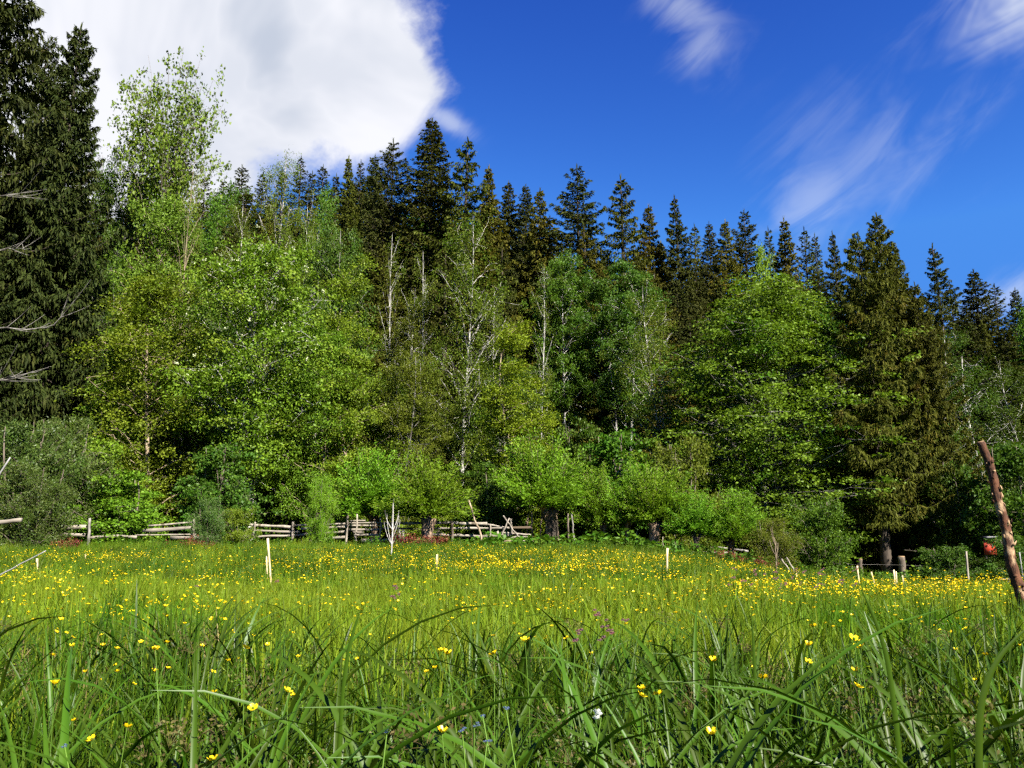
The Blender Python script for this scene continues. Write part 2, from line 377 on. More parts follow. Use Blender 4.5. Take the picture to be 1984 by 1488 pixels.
def broadleaf(seed, H, z0, R, boughs, sprays, lps, leaf, asp=0.6, prof='oval', flat=0.45, cr=0.55, tr=0.14, stems=1,
              droop=0.25, rise=0.55, top=0.9, blossoms=0, lean=0.0, upn=0.9, bark='bark', bare=0.0, vs=0.5):
    rng = np.random.default_rng(seed); wood = MB(); lv = MB(); bl = MB(); pf = PROFILES[prof]
    trunks = []
    for k in range(stems):
        n = 14; t = np.linspace(0, 1, n)
        ang = rng.uniform(0, 6.28); off = 0.0 if stems == 1 else R * 0.32
        p = np.zeros((n, 3)); p[:, 2] = t * H * top
        w1, w2 = rng.normal(0, 0.018 * H, 2); ph = rng.uniform(0, 6.28, 2)
        p[:, 0] = w1 * np.sin(t * 4 + ph[0]) - w1 * math.sin(ph[0]) + off * math.cos(ang) * t ** 0.7 + lean * H * t * t
        p[:, 1] = w2 * np.sin(t * 4.6 + ph[1]) - w2 * math.sin(ph[1]) + off * math.sin(ang) * t ** 0.7
        if stems > 1: p[:, :2] += 0.12 * np.array((math.cos(ang), math.sin(ang)))
        r = tr * (1 - t) ** 0.8 * (1 if stems == 1 else rng.uniform(0.6, 1.0)) + 0.012
        r[0] *= 1.35
        V, Q = tube(p, r, 8); wood.add(V, Q); trunks.append((p, r))
    lobes = rng.uniform(0.72, 1.12, 9); lph = rng.uniform(0, 6.28)
    # choose bough ends
    ts = []
    while len(ts) < boughs:
        t = rng.uniform(0, 1)
        if rng.uniform() < 0.25 + 0.75 * pf(np.array(t)): ts.append(t)
    C = []; CD = []
    ga = rng.uniform(0, 6.28)
    for t in sorted(ts):
        ga += 2.399 + rng.normal(0, 0.35)
        li = ((ga + lph) / 6.2832 * 9) % 9; lb = lobes[int(li)] * (1 - li % 1) + lobes[(int(li) + 1) % 9] * (li % 1)
        rr = R * float(pf(np.array(t))) * lb * (1.0 - 0.55 * rng.uniform() ** 2.2)
        zt = z0 + t * (H - z0) + rng.normal(0, 0.03 * H)
        zt = min(zt, H)
        p, r = trunks[rng.integers(len(trunks))]
        za = np.clip(zt - rise * rr - rng.uniform(0, 0.06) * H, H * 0.06, H * top * 0.97)
        k = np.interp(za, p[:, 2], np.arange(len(p))); i0 = int(k); f = k - i0; i1 = min(i0 + 1, len(p) - 1)
        a = p[i0] * (1 - f) + p[i1] * f; ra = r[i0] * (1 - f) + r[i1] * f
        e = np.array((p[i1][0] * 0.5 + rr * math.cos(ga), p[i1][1] * 0.5 + rr * math.sin(ga), zt))
        mid = a * 0.45 + e * 0.55 + np.array((0, 0, rng.uniform(-0.05, 0.22) * rr))
        path = bez(a, mid, e, 8); path[1:-1] += rng.normal(0, 0.02 * rr + 0.01, (6, 3))
        br = max(0.012, min(ra * 0.45, 0.009 * (1 + rr)))
        V, Q = tube(path, np.linspace(br, 0.008, 8), 5, cap=False); wood.add(V, Q)
        if rng.uniform() < bare: continue
        dirh = unit(e - a)
        for s in range(sprays):
            q = 1.0 - 0.75 * rng.uniform() ** 1.3
            kk = q * 7; i0 = min(int(kk), 6); f = kk - i0; b = path[i0] * (1 - f) + path[i0 + 1] * f
            spread = (0.16 * rr + 0.45 * cr) * (1.25 - 0.45 * q)
            c = b + rng.normal(0, 1, 3) * np.array((spread, spread, spread * vs))
            if rng.uniform() < 0.7:
                V, Q = tube(bez(b, (b + c) / 2 + np.array((0, 0, 0.1 * cr)), c, 4), np.linspace(0.009, 0.004, 4), 3, cap=False); wood.add(V, Q)
            C.append(c); CD.append(dirh)
    C = np.array(C); CD = np.array(CD)
    n = np.maximum(4, rng.normal(lps, lps * 0.35, len(C)).astype(int)); idx = np.repeat(np.arange(len(C)), n); N = len(idx)
    sz = cr * rng.uniform(0.65, 1.25, len(C)); tilt = unit(rng.normal(0, 0.28, (len(C), 3)) + np.array((0, 0, 1.0)) + CD * 0.15)
    g = rng.normal(0, 0.5, (N, 3)) * sz[idx][:, None]
    h = np.sum(g * tilt[idx], 1)[:, None]; g = g - tilt[idx] * h * (1 - flat)
    c = C[idx] + g; c[:, 2] -= droop * np.linalg.norm(g[:, :2], axis=1) ** 1.2
    nrm = unit(rng.normal(0, 0.75, (N, 3)) + upn * tilt[idx]); d = rng.normal(0, 1, (N, 3)) + CD[idx] * 0.5 + np.array((0, 0, -droop)); d = unit(d - nrm * np.sum(d * nrm, 1)[:, None])
    L = leaf * rng.uniform(0.65, 1.3, N)
    V, Q = kites(c, d, nrm, L, L * asp); lv.add(V, Q)
    out = {'seed': seed}
    out['trunk'] = wood.mesh('trunk', M[bark], True); out['crown'] = lv.mesh('crown', M['cherry'])
    if blossoms:
        up = C[:, 2] > np.percentile(C[:, 2], 45); sel = rng.choice(np.nonzero(up)[0], blossoms)
        nb = 9; ci = np.repeat(sel, nb); cc = C[ci] + np.repeat(rng.normal(0, 0.55, (len(sel), 3)) * sz[sel][:, None], nb, 0) + rng.normal(0, 0.035, (len(ci), 3))
        nn = unit(rng.normal(0, 1, (len(ci), 3)) + np.array((0, 0, 0.7))); dd = rng.normal(0, 1, (len(ci), 3)); dd = unit(dd - nn * np.sum(dd * nn, 1)[:, None])
        V, Q = kites(cc, dd, nn, 0.085, 0.06); bl.add(V, Q); out['blossom'] = bl.mesh('blossom', M['blossom'])
    out['W'], out['H'] = extents(c); return out

def spruce(seed, H, R, z0=0.06, whorl=0.36, nb=6, per=44, bl=0.55, bw=0.075, droop=0.8, tipup=0.25, sag=0.35, power=0.8, gap=0.0, tr=0.26, seg=2):
    rng = np.random.default_rng(seed); wood = MB(); lv = MB()
    n = 16; t = np.linspace(0, 1, n); p = np.zeros((n, 3)); p[:, 2] = t * H
    p[:, 0] = rng.normal(0, 0.004 * H) * np.sin(t * 3); p[:, 1] = rng.normal(0, 0.004 * H) * np.sin(t * 3.4)
    V, Q = tube(p, tr * (1 - t) ** 0.9 + 0.012, 8); wood.add(V, Q)
    z = H * z0 + rng.uniform(0, 0.5); ang = 0.0
    sectors = rng.uniform(0.7, 1.18, 7); B = []
    while z < H - 0.15:
        f = (H - z) / H
        Lm = R * min(1.0, (f / 0.92) ** power) * rng.uniform(0.85, 1.1)
        Lm *= min(1.0, 0.55 + (z / H) / 0.18 * 0.45)
        k = max(4, int(nb * (0.75 + 0.5 * f)))
        for j in range(k):
            ang += 2.399 + rng.normal(0, 0.25)
            if rng.uniform() < gap: continue
            s = sectors[int((ang % 6.2832) / 6.2832 * 7) % 7]
            L = max(0.15, Lm * s * rng.uniform(0.62, 1.12))
            B.append((z + rng.normal(0, 0.1), ang, L, f))
        z += whorl * (0.55 + 0.6 * f) * rng.uniform(0.8, 1.2)
    Cs = []; Ds = []; Ns = []; Ls = []; Ws = []
    for (zb, a, L, f) in B:
        d = np.array((math.cos(a), math.sin(a), 0.0)); sd = np.array((-math.sin(a), math.cos(a), 0.0))
        q = np.linspace(0, 1, 7)
        young = 1 - f
        up = (0.55 * young ** 2) * L
        prof = up * q - sag * L * f * np.sin(q * 2.2) * 0.8 + tipup * L * q ** 3
        path = np.array((np.interp(zb, p[:, 2], p[:, 0]), np.interp(zb, p[:, 2], p[:, 1]), zb)) + d * (q * L)[:, None] + np.array((0, 0, 1.0)) * prof[:, None] + sd * (rng.normal(0, 0.06) * L * q ** 2)[:, None]
        V, Q = tube(path, np.linspace(0.012 + 0.012 * L, 0.004, 7), 3, cap=False); wood.add(V, Q)
        m = max(9, int(per * (L / R) ** 0.72 * rng.uniform(0.8, 1.2)))
        u = 0.08 + 0.92 * rng.uniform(0, 1, m) ** 0.75; u[:2] = 1.0
        kk = u * 6; i0 = np.minimum(kk.astype(int), 5); fr = (kk - i0)[:, None]; b = path[i0] * (1 - fr) + path[i0 + 1] * fr
        hw = (0.30 * L * (1.04 - u) ** 0.7 + 0.05) * min(1, 0.35 + L / 2)
        lat = rng.uniform(-1, 1, m); c = b + sd * (lat * hw)[:, None] + np.array((0, 0, -0.06)) * (np.abs(lat) * hw)[:, None]
        hang = droop * (0.35 + 0.65 * f)
        dd = unit(d * rng.uniform(0.25, 0.8, m)[:, None] + sd * (lat * 0.8)[:, None] + np.array((0, 0, -1.0)) * (hang * rng.uniform(0.3, 1.5, m))[:, None] + np.array((0, 0, 1.0)) * (0.3 * young) + rng.normal(0, 0.12, (m, 3)))
        nn = unit(rng.normal(0, 0.5, (m, 3)) + np.array((0, 0, 0.6)) + d * 0.6)
        ll = bl * rng.uniform(0.55, 1.25, m) * (0.45 + 0.55 * min(1, L / (0.6 * R)))
        Cs.append(c); Ds.append(dd); Ns.append(nn); Ls.append(ll); Ws.append(np.full(m, bw) * rng.uniform(0.7, 1.4, m))
    c = np.concatenate(Cs); d = np.concatenate(Ds); nn = np.concatenate(Ns); L = np.concatenate(Ls); Wd = np.concatenate(Ws)
    V, Q = kites(c, d, nn, L, Wd, 0.35); lv.add(V, Q)
    if seg > 1:   # hanging second half, bending down
        d2 = unit(d * 0.5 + np.array((0, 0, -droop))); c2 = c + d * (L * 0.45)[:, None]
        n2 = unit(np.cross(d2, rng.normal(0, 1, d2.shape)))
        V, Q = kites(c2, d2, n2, L * 0.8, Wd * 1.1, 0.3); lv.add(V, Q)
        # flat side twigs giving the bough its upper surface
        s = unit(np.cross(d, np.array((0, 0, 1.0)))) * np.sign(rng.uniform(-1, 1, len(d)))[:, None]
        d3 = unit(s + d * 0.7 + rng.normal(0, 0.2, d.shape)); V, Q = kites(c, d3, unit(rng.normal(0, 0.3, d.shape) + np.array((0, 0, 1.0))), L * 0.5, Wd * 1.1, 0.4); lv.add(V, Q)
    lv.add(*kites(np.array([[p[-1][0], p[-1][1], H - 0.4]] * 3), np.array([[0, 0, 1.0]] * 3), unit(rng.normal(0, 1, (3, 3)) * np.array((1, 1, 0.05))), 0.75, 0.1))
    out = {'trunk': wood.mesh('trunk', M['bark_spruce'], True), 'crown': lv.mesh('crown', M['spruce'])}
    Vc = np.concatenate(lv.V); r = np.hypot(Vc[:, 0], Vc[:, 1]); out['W'] = float(np.percentile(r, 98)) * 2; out['H'] = H + 0.3
    return out

def pollard(seed, H=4.0, th=1.55, R=1.75, shoots=190, lps=110, tr=0.19):
    rng = np.random.default_rng(seed); wood = MB(); lv = MB()
    n = 12; t = np.linspace(0, 1, n); p = np.zeros((n, 3)); p[:, 2] = t * th - 0.1
    p[:, 0] = rng.normal(0, 0.07) * np.sin(t * 3) + rng.normal(0, 0.08) * t; p[:, 1] = rng.normal(0, 0.05) * np.sin(t * 4)
    r = tr * (1.25 - 0.75 * t + 0.75 * t ** 4); 
    V, Q = tube(p, r, 12, rng=rng, rough=0.09); wood.add(V, Q)
    top = p[-1]
    heads = [top + np.array((rng.uniform(-0.4, 0.4), rng.uniform(-0.35, 0.35), rng.uniform(0.05, 0.45))) for _ in range(5)]
    for h in heads:
        V, Q = tube(bez(top + np.array((0, 0, -0.25)), (top + h) / 2, h, 5), np.linspace(tr * 0.5, tr * 0.36, 5), 8, rng=rng, rough=0.1); wood.add(V, Q)
    Cc = []; Dd = []
    for k in range(shoots):
        a = rng.uniform(0, 6.28); e = math.acos(1 - rng.uniform(0, 1.0) ** 1.35 * 0.96); h = heads[rng.integers(5)]
        L = (H - th) * rng.uniform(0.42, 1.12) * (1.0 if e < 0.7 else 0.85)
        d = np.array((math.cos(a) * math.sin(e), math.sin(a) * math.sin(e), math.cos(e))) * np.array((R / (H - th), R / (H - th), 1.0))
        q = np.linspace(0, 1, 7)[:, None]; path = h + d * L * q + np.array((0, 0, -0.10 * L * math.sin(e))) * q ** 2 + rng.normal(0, 0.012, (7, 3)) * q
        V, Q = tube(path, np.linspace(0.014, 0.003, 7), 3, cap=False); wood.add(V, Q)
        m = int(lps * 1.5); u = rng.uniform(0.2, 1.0, m) ** 0.85; kk = u * 6; i0 = np.minimum(kk.astype(int), 5); fr = (kk - i0)[:, None]
        b = path[i0] * (1 - fr) + path[i0 + 1] * fr + rng.normal(0, 0.075, (m, 3))
        Cc.append(b); Dd.append(np.repeat(unit(d)[None], m, 0))
    c = np.concatenate(Cc); d = np.concatenate(Dd); N = len(c)
    dd = unit(d * 1.1 + rng.normal(0, 0.55, (N, 3))); nn = unit(rng.normal(0, 1, (N, 3)) + np.array((0, 0, 0.6)))
    L = 0.10 * rng.uniform(0.6, 1.25, N); V, Q = kites(c, dd, nn, L, L * 0.32); lv.add(V, Q)
    out = {'trunk': wood.mesh('trunk', M['bark_willow'], True), 'crown': lv.mesh('crown', M['willow'])}
    out['W'], out['H'] = extents(c); return out

PR = {}
PR['cherry'] = broadleaf(11, 14.0, 3.6, 3.9, 62, 12, 80, 0.125, 0.66, 'oval', 0.55, 0.58, 0.15, 2, blossoms=260, bark='bark_pale', vs=0.6)
PR['ash'] = broadleaf(12, 13.0, 1.2, 3.1, 46, 11, 80, 0.12, 0.5, 'egg', 0.6, 0.54, 0.10, 1, bark='bark_tan', vs=0.6)
PR['slim'] = broadleaf(13, 14.0, 1.5, 2.1, 42, 10, 76, 0.12, 0.55, 'column', 0.6, 0.48, 0.11, 1, bark='bark_tan')
PR['beech'] = broadleaf(14, 15.0, 0.6, 5.0, 150, 14, 62, 0.125, 0.64, 'dome', 0.25, 0.60, 0.24, 1, droop=0.2, rise=0.5, bark='bark_grey', vs=0.32)
PR['birch'] = broadleaf(15, 16.0, 3.0, 2.5, 48, 9, 54, 0.10, 0.6, 'oval', 0.85, 0.45, 0.10, 1, droop=0.6, top=0.97, bark='bark_pale', rise=0.8, vs=0.8)
PR['birch_thin'] = broadleaf(16, 16.0, 6.0, 1.9, 34, 7, 30, 0.10, 0.6, 'top', 0.9, 0.42, 0.10, 1, droop=0.5, top=0.98, bark='bark_pale', rise=1.0, bare=0.3)
PR['alder'] = broadleaf(17, 14.0, 2.0, 3.6, 54, 11, 76, 0.115, 0.7, 'oval', 0.5, 0.54, 0.15, 3, bark='bark_grey', vs=0.6)
PR['maple'] = broadleaf(18, 24.0, 15.8, 4.6, 100, 12, 10, 0.21, 0.8, 'ball', 0.8, 0.42, 0.20, 1, rise=1.0, top=0.66, bark='bark', droop=0.1, upn=0.6)
PR['high'] = broadleaf(23, 15.0, 6.5, 3.2, 48, 11, 76, 0.115, 0.7, 'oval', 0.4, 0.45, 0.12, 2, bark='bark_pale')
PR['shrub'] = broadleaf(19, 3.6, 0.1, 1.9, 36, 10, 70, 0.095, 0.6, 'dome', 0.5, 0.34, 0.05, 5, bark='bark', rise=0.8)
PR['hazel'] = broadleaf(20, 5.0, 0.1, 2.2, 42, 10, 70, 0.12, 0.75, 'egg', 0.35, 0.38, 0.06, 5, bark='bark', rise=1.0)
PR['osier'] = broadleaf(21, 4.6, 0.1, 2.5, 40, 10, 92, 0.105, 0.34, 'egg', 0.7, 0.34, 0.06, 5, bark='bark', rise=1.0, upn=0.3)
PR['far_round'] = broadleaf(22, 14.0, 2.0, 4.2, 54, 10, 34, 0.22, 0.7, 'oval', 0.5, 0.7, 0.15, 1)
PR['pollard_a'] = pollard(31); PR['pollard_b'] = pollard(32, shoots=170, tr=0.13); PR['pollard_c'] = pollard(33, shoots=160, tr=0.115)
PR['spruce_near'] = spruce(41, 25.0, 4.4, 0.05, 0.46, 6, 200, 0.34, 0.062, 1.15, 0.30, 0.45, 0.70, tr=0.32)
PR['spruce_near_b'] = spruce(42, 25.0, 4.6, 0.19, 0.74, 6, 230, 0.42, 0.065, 1.5, 0.22, 0.55, 0.58, gap=0.05, tr=0.32)
PR['spruce'] = spruce(43, 24.0, 3.2, 0.08, 0.42, 6, 100, 0.33, 0.068, 1.2, 0.22, 0.45, 0.72)
PR['spruce_b'] = spruce(49, 24.0, 3.0, 0.08, 0.46, 6, 100, 0.34, 0.068, 1.4, 0.16, 0.55, 0.80)
PR['spruce_open'] = spruce(44, 24.0, 3.4, 0.12, 0.56, 5, 115, 0.34, 0.065, 1.5, 0.22, 0.55, 0.74, gap=0.14)
PR['fir'] = spruce(45, 24.0, 3.6, 0.08, 0.38, 7, 88, 0.29, 0.074, 0.55, 0.12, 0.28, 0.66)
PR['fir_b'] = spruce(46, 22.0, 3.6, 0.08, 0.46, 6, 100, 0.29, 0.074, 0.5, 0.16, 0.22, 0.60, gap=0.1)
PR['spruce_far'] = spruce(47, 22.0, 2.9, 0.1, 0.52, 6, 42, 0.52, 0.125, 1.1, 0.18, 0.42, 0.74, seg=1)
PR['fir_far'] = spruce(48, 22.0, 3.1, 0.1, 0.48, 6, 42, 0.50, 0.13, 0.6, 0.15, 0.3, 0.64, seg=1)

rr = random.Random(5)
PLACED = []
def plant_tree(proto, name, label, cat, u, v, Y, wpx, leaf=None, bark=None, rz=None, group=None, blossom=True, lean=0.0):
    p = PR[proto]; zt = hz(v, Y); x = gx(u, Y, zt); g = gz(x, Y) - 0.12; h = zt - g
    sz = h / p['H']; sx = (wpx / FPX * (Y * CT + (zt * 0.5 - CZ) * ST)) / p['W']
    e = empty(name, (x, Y, g), rr.uniform(0, 6.28) if rz is None else rz, (sx, sx, sz))
    if lean: e.rotation_euler[1] = lean
    tag(e, label, cat, group)
    link('trunk', p['trunk'], e, M[bark] if bark else None)
    link('crown', p['crown'], e, M[leaf] if leaf else None)
    if blossom and 'blossom' in p: link('blossom', p['blossom'], e)
    PLACED.append((u, v, Y)); return e

exec_trees = []
T = plant_tree
# --- pollarded willows along the fence
PW = 'pollarded willows in a row along the old fence'
T('pollard_b', 'pollard_willow', 'pollard willow with dark shaded trunk just behind the bare white sapling', 'willow', 725, 876, 30.5, 150, rz=0.4, group=PW)
T('pollard_a', 'pollard_willow', 'pollard willow with sunlit brown trunk left of the leaning pole', 'willow', 832, 882, 28.2, 150, rz=1.9, group=PW)
T('pollard_a', 'pollard_willow', 'largest pollard willow, thick split trunk at the right end of the rail fence', 'willow', 1066, 848, 30.2, 165, rz=3.7, group=PW)
T('pollard_b', 'pollard_willow', 'pollard willow second to the right of the largest one, slim dark trunk', 'willow', 1165, 905, 30.5, 100, rz=5.0, group=PW)
T('pollard_c', 'pollard_willow', 'pollard willow in the middle of the right-hand row, pale lower trunk', 'willow', 1212, 898, 30.0, 110, rz=2.5, group=PW)
T('pollard_a', 'pollard_willow', 'pollard willow with stout pale trunk left of the tall right stake', 'willow', 1265, 902, 29.0, 135, rz=0.9, group=PW)
T('pollard_c', 'pollard_willow', 'short pollard willow just right of the tall right stake', 'willow', 1345, 950, 28.0, 100, rz=4.2, group=PW)
T('pollard_b', 'pollard_willow', 'rightmost pollard willow with the red dock plants at its foot', 'willow', 1410, 948, 28.0, 108, rz=1.2, group=PW)
# --- shrubs in front of the wood
SH = 'shrubs along the meadow edge'
T('osier', 'willow_shrub', 'grey-green willow shrub at the left edge of the photo', 'shrub', 30, 822, 27.0, 190, 'greyleaf', rz=0.3, group=SH)
T('osier', 'willow_shrub', 'grey-green willow shrub beside the left edge, in front of dark spruces', 'shrub', 115, 808, 29.0, 170, 'greyleaf', rz=2.0, group=SH)
T('osier', 'willow_shrub', 'low grey willow shrub hanging over the broken left planks', 'shrub', 75, 900, 25.5, 150, 'greyleaf', rz=4.0, group=SH)
T('hazel', 'hazel_shrub', 'leafy green shrub hanging over the left fence panel', 'shrub', 245, 915, 29.5, 165, 'cherry', rz=1.0, group=SH)
T('hazel', 'hazel_shrub', 'green shrub between the left willow shrubs and the tan trunk', 'shrub', 180, 850, 31.5, 170, 'yellow', rz=4.4, group=SH)
T('osier', 'willow_shrub', 'small silvery willow shrub right of the left fence panel', 'shrub', 410, 968, 27.0, 68, 'greyleaf', rz=5.1, group=SH)
T('shrub', 'yellow_green_shrub', 'small yellow-green shrub at the left end of the middle fence', 'shrub', 462, 985, 27.5, 66, 'yellow', rz=0.2, group=SH)
T('hazel', 'hazel_shrub', 'mid-green shrub behind the silvery willow shrub', 'shrub', 430, 862, 31.5, 150, 'darkleaf', rz=3.1, group=SH)
T('osier', 'willow_sapling', 'slender feathery willow growing through the middle fence', 'shrub', 625, 925, 28.2, 52, 'willow', rz=2.2, group=SH)
T('shrub', 'bright_green_shrub', 'round bright green shrub behind the middle fence', 'shrub', 667, 945, 32.5, 84, 'lime', rz=1.2, group=SH)
T('hazel', 'hazel_shrub', 'dark shrub behind the two pale trunks of the flowering tree', 'shrub', 575, 880, 38.5, 190, 'emerald', rz=0.6, group=SH)
T('hazel', 'hazel_shrub', 'shady green shrub behind the leaning pole', 'shrub', 955, 900, 32.5, 140, 'darkleaf', rz=5.6, group=SH)
T('shrub', 'bright_green_shrub', 'low sunny green shrub behind the broken rail fence', 'shrub', 880, 975, 33.0, 150, 'lime', rz=3.3, group=SH)
T('hazel', 'hazel_shrub', 'deep green shrub behind the largest pollard willow', 'shrub', 1195, 838, 34.0, 190, 'emerald', rz=2.6, group=SH)
T('hazel', 'hazel_shrub', 'dark green shrub above the middle pollard willows', 'shrub', 1118, 820, 35.0, 130, 'darkleaf', rz=1.6, group=SH)
T('shrub', 'pale_shrub', 'pale-tipped shrub above the right pollard willows', 'shrub', 1325, 850, 32.0, 130, 'olive', rz=0.8, group=SH)
T('osier', 'grey_shrub', 'dull grey twiggy shrub right of the red dock plants', 'shrub', 1488, 1005, 27.0, 96, 'olive', rz=1.1, group=SH)
T('shrub', 'bright_green_shrub', 'rounded bright green shrub left of the big spruce trunk', 'shrub', 1578, 965, 28.5, 112, 'emerald', rz=2.7, group=SH)
T('hazel', 'hazel_shrub', 'dull green shrub behind the cut stump on the right', 'shrub', 1815, 890, 35.0, 150, 'dim', rz=4.1, group=SH)
T('shrub', 'low_green_shrub', 'low green shrub on the shaded bank right of the stump', 'shrub', 1835, 1058, 27.0, 100, 'darkleaf', rz=0.1, group=SH)
T('shrub', 'low_green_shrub', 'low green shrub right below the red board', 'shrub', 1905, 1076, 27.5, 95, 'dim', rz=1.9, group=SH)
T('hazel', 'hazel_shrub', 'dull green shrub left of the red board', 'shrub', 1850, 905, 32.5, 110, 'dim', rz=5.5, group=SH)
T('hazel', 'hazel_shrub', 'dull green shrub behind the leaning bark pole', 'shrub', 1950, 860, 31.0, 190, 'dim', rz=2.9, group=SH)
T('shrub', 'low_green_shrub', 'low shrub at the right edge below the leaning pole', 'shrub', 1965, 1040, 27.0, 110, 'darkleaf', rz=3.9, group=SH)

# --- broadleaf trees of the front row
FT = 'broadleaf trees at the front of the wood'
T('ash', 'ash_tree', 'yellow-green tree with forked tan trunk, left of the flowering tree', 'tree', 318, 540, 35.5, 240, 'yellow', rz=0.5, group=FT)
T('slim', 'young_tree', 'slim green tree between the dark spruce and the tan forked trunk', 'tree', 215, 640, 36.5, 150, 'cherry', rz=1.5, group=FT)
T('cherry', 'bird_cherry_tree', 'large bright green tree with white blossom and two pale trunks', 'tree', 528, 468, 35.0, 310, rz=2.35, group=FT)
T('slim', 'young_tree', 'tall yellow-green tree with brown trunk right of the flowering tree', 'tree', 708, 500, 36.0, 165, 'yellow', rz=2.9, group=FT)
T('ash', 'young_tree', 'fresh green tree between the flowering tree and the brown trunk', 'tree', 640, 640, 35.5, 140, 'cherry', rz=4.0, group=FT)
T('birch', 'birch_tree', 'thin-leaved birch with pale mottled trunk behind the leaning pole', 'birch', 905, 430, 39.0, 150, 'olive', rz=1.1, group=FT)
T('birch', 'birch_tree', 'olive birch between the brown trunk and the mottled birch', 'birch', 800, 560, 41.0, 110, 'olive', rz=3.4, group=FT)
T('alder', 'young_tree', 'leafy olive tree above the left pollard willows', 'tree', 790, 690, 36.5, 150, 'olive', rz=4.5, group=FT)
T('slim', 'hornbeam_tree', 'bright lime green tree left of the largest pollard willow', 'tree', 1020, 625, 34.5, 165, 'lime', rz=3.9, group=FT)
T('high', 'lime_tree', 'vivid green tree with white trunk left of the dark hollow', 'tree', 1090, 498, 44.0, 135, 'emerald', bark='bark_pale', rz=0.3, group=FT)
T('high', 'alder_tree', 'dark grey-green tree above the dark hollow', 'tree', 1195, 508, 43.0, 165, 'darkleaf', rz=1.9, group=FT)
T('birch', 'alder_tree', 'dull grey-green tree with pale trunk right of the dark hollow', 'tree', 1262, 560, 38.5, 130, 'olive', rz=5.2, group=FT)
T('beech', 'beech_tree', 'broad round yellow-green tree, widest in the wood, left of the big spruce', 'tree', 1462, 562, 36.0, 395, 'beech', rz=0.9, group=FT)
T('alder', 'young_tree', 'emerald tree showing between the round tree and the big spruce', 'tree', 1590, 625, 41.0, 120, 'emerald', rz=2.5, group=FT)
T('birch', 'birch_tree', 'dim green birch with pale trunk right of the big spruce', 'birch', 1808, 640, 37.0, 150, 'dim', rz=2.0, group=FT)
T('birch_thin', 'birch_tree', 'sparse forked birch above the leaning pole', 'birch', 1886, 690, 38.0, 150, 'dim', rz=0.7, group=FT)
T('birch', 'birch_tree', 'dull birch at the right edge of the photo', 'birch', 1960, 700, 39.0, 150, 'dim', rz=4.4, group=FT)
T('maple', 'maple_tree', 'tall open-crowned maple standing out against the white cloud', 'tree', 326, 116, 45.0, 185, 'maple', rz=0.7, group=FT)
T('ash', 'maple_tree', 'yellowish tree in front of the tall open maple', 'tree', 320, 385, 41.0, 200, 'maple', rz=2.8, group=FT)
T('alder', 'young_tree', 'dark green tree between the left spruces and the open maple', 'tree', 238, 300, 47.0, 130, 'darkleaf', rz=3.6, group=FT)
T('birch_thin', 'birch_tree', 'pale straight trunk with few leaves in front of the open maple', 'birch', 382, 318, 39.5, 60, 'maple', 'bark_tan', rz=0.9, group=FT)
T('birch', 'birch_tree', 'white-stemmed birch rising above the flowering tree', 'birch', 540, 300, 44.0, 110, 'olive', rz=2.3, group=FT)
T('birch', 'birch_tree', 'grey birch left of the white-stemmed one, above the flowering tree', 'birch', 478, 392, 45.0, 90, 'olive', rz=0.2, group=FT)
T('birch', 'birch_tree', 'grey birch right of the white-stemmed one, above the flowering tree', 'birch', 606, 392, 46.0, 80, 'olive', rz=5.9, group=FT)
T('alder', 'young_tree', 'grey-green tree filling the gap behind the flowering tree', 'tree', 640, 445, 42.0, 150, 'darkleaf', rz=4.7, group=FT)
T('birch_thin', 'aspen_tree', 'nearly bare forked white aspen below the tallest fir', 'birch', 768, 455, 43.0, 60, 'olive', rz=1.4, group=FT)
T('birch_thin', 'aspen_tree', 'nearly bare white aspen with many upright branches', 'birch', 818, 492, 42.0, 66, 'olive', rz=3.1, group=FT)
T('birch_thin', 'aspen_tree', 'thin white aspen beside the rusty spruce', 'birch', 1048, 515, 42.0, 60, 'olive', rz=5.0, group=FT)
T('birch_thin', 'aspen_tree', 'thin white aspen left of the lime green tree', 'birch', 965, 560, 40.5, 70, 'olive', rz=0.4, group=FT)
T('alder', 'young_tree', 'shaded green tree behind the lime green tree', 'tree', 985, 700, 40.0, 150, 'darkleaf', rz=2.0, group=FT)
T('alder', 'young_tree', 'green tree behind the brown trunk, low in the wood', 'tree', 730, 720, 40.0, 170, 'emerald', rz=5.1, group=FT)
T('alder', 'young_tree', 'shady tree behind the tan forked trunk', 'tree', 400, 590, 41.0, 170, 'dim', rz=1.2, group=FT)

# --- big spruces
BS = 'big spruces at the front of the wood'
T('spruce_near_b', 'spruce_tree', 'huge dark spruce at the left edge, its top cut by the frame', 'spruce', 20, -200, 36.0, 430, 'spruce_shade_tint', rz=0.6, group=BS)
T('spruce_near', 'spruce_tree', 'tall dark spruce second from the left edge, in front of the cloud', 'spruce', 158, 42, 38.0, 300, 'spruce_shade_tint', rz=2.1, group=BS)
T('spruce_near_b', 'spruce_tree', 'dark spruce squeezed behind the two tall left ones', 'spruce', 95, 70, 46.0, 260, 'spruce_shade_tint', rz=3.3, group=BS)
T('spruce_near', 'spruce_tree', 'spruce crowded against the left edge below the huge one', 'spruce', -30, 330, 33.0, 260, 'spruce_shade_tint', rz=4.4, group=BS)
T('spruce_near_b', 'spruce_tree', 'big rust-tinged spruce with bare dark foot at the meadow edge', 'spruce', 1662, 450, 33.5, 245, 'spruce_olive', rz=1.7, group=BS)
T('spruce_near', 'spruce_tree', 'tall spruce with feathery top right behind the rust-tinged one', 'spruce', 1697, 410, 37.0, 225, 'spruce_olive', rz=3.0, group=BS)
T('spruce_near', 'spruce_tree', 'drooping olive spruce right of the rust-tinged one', 'spruce', 1772, 545, 36.0, 175, 'spruce_olive', rz=5.2, group=BS)

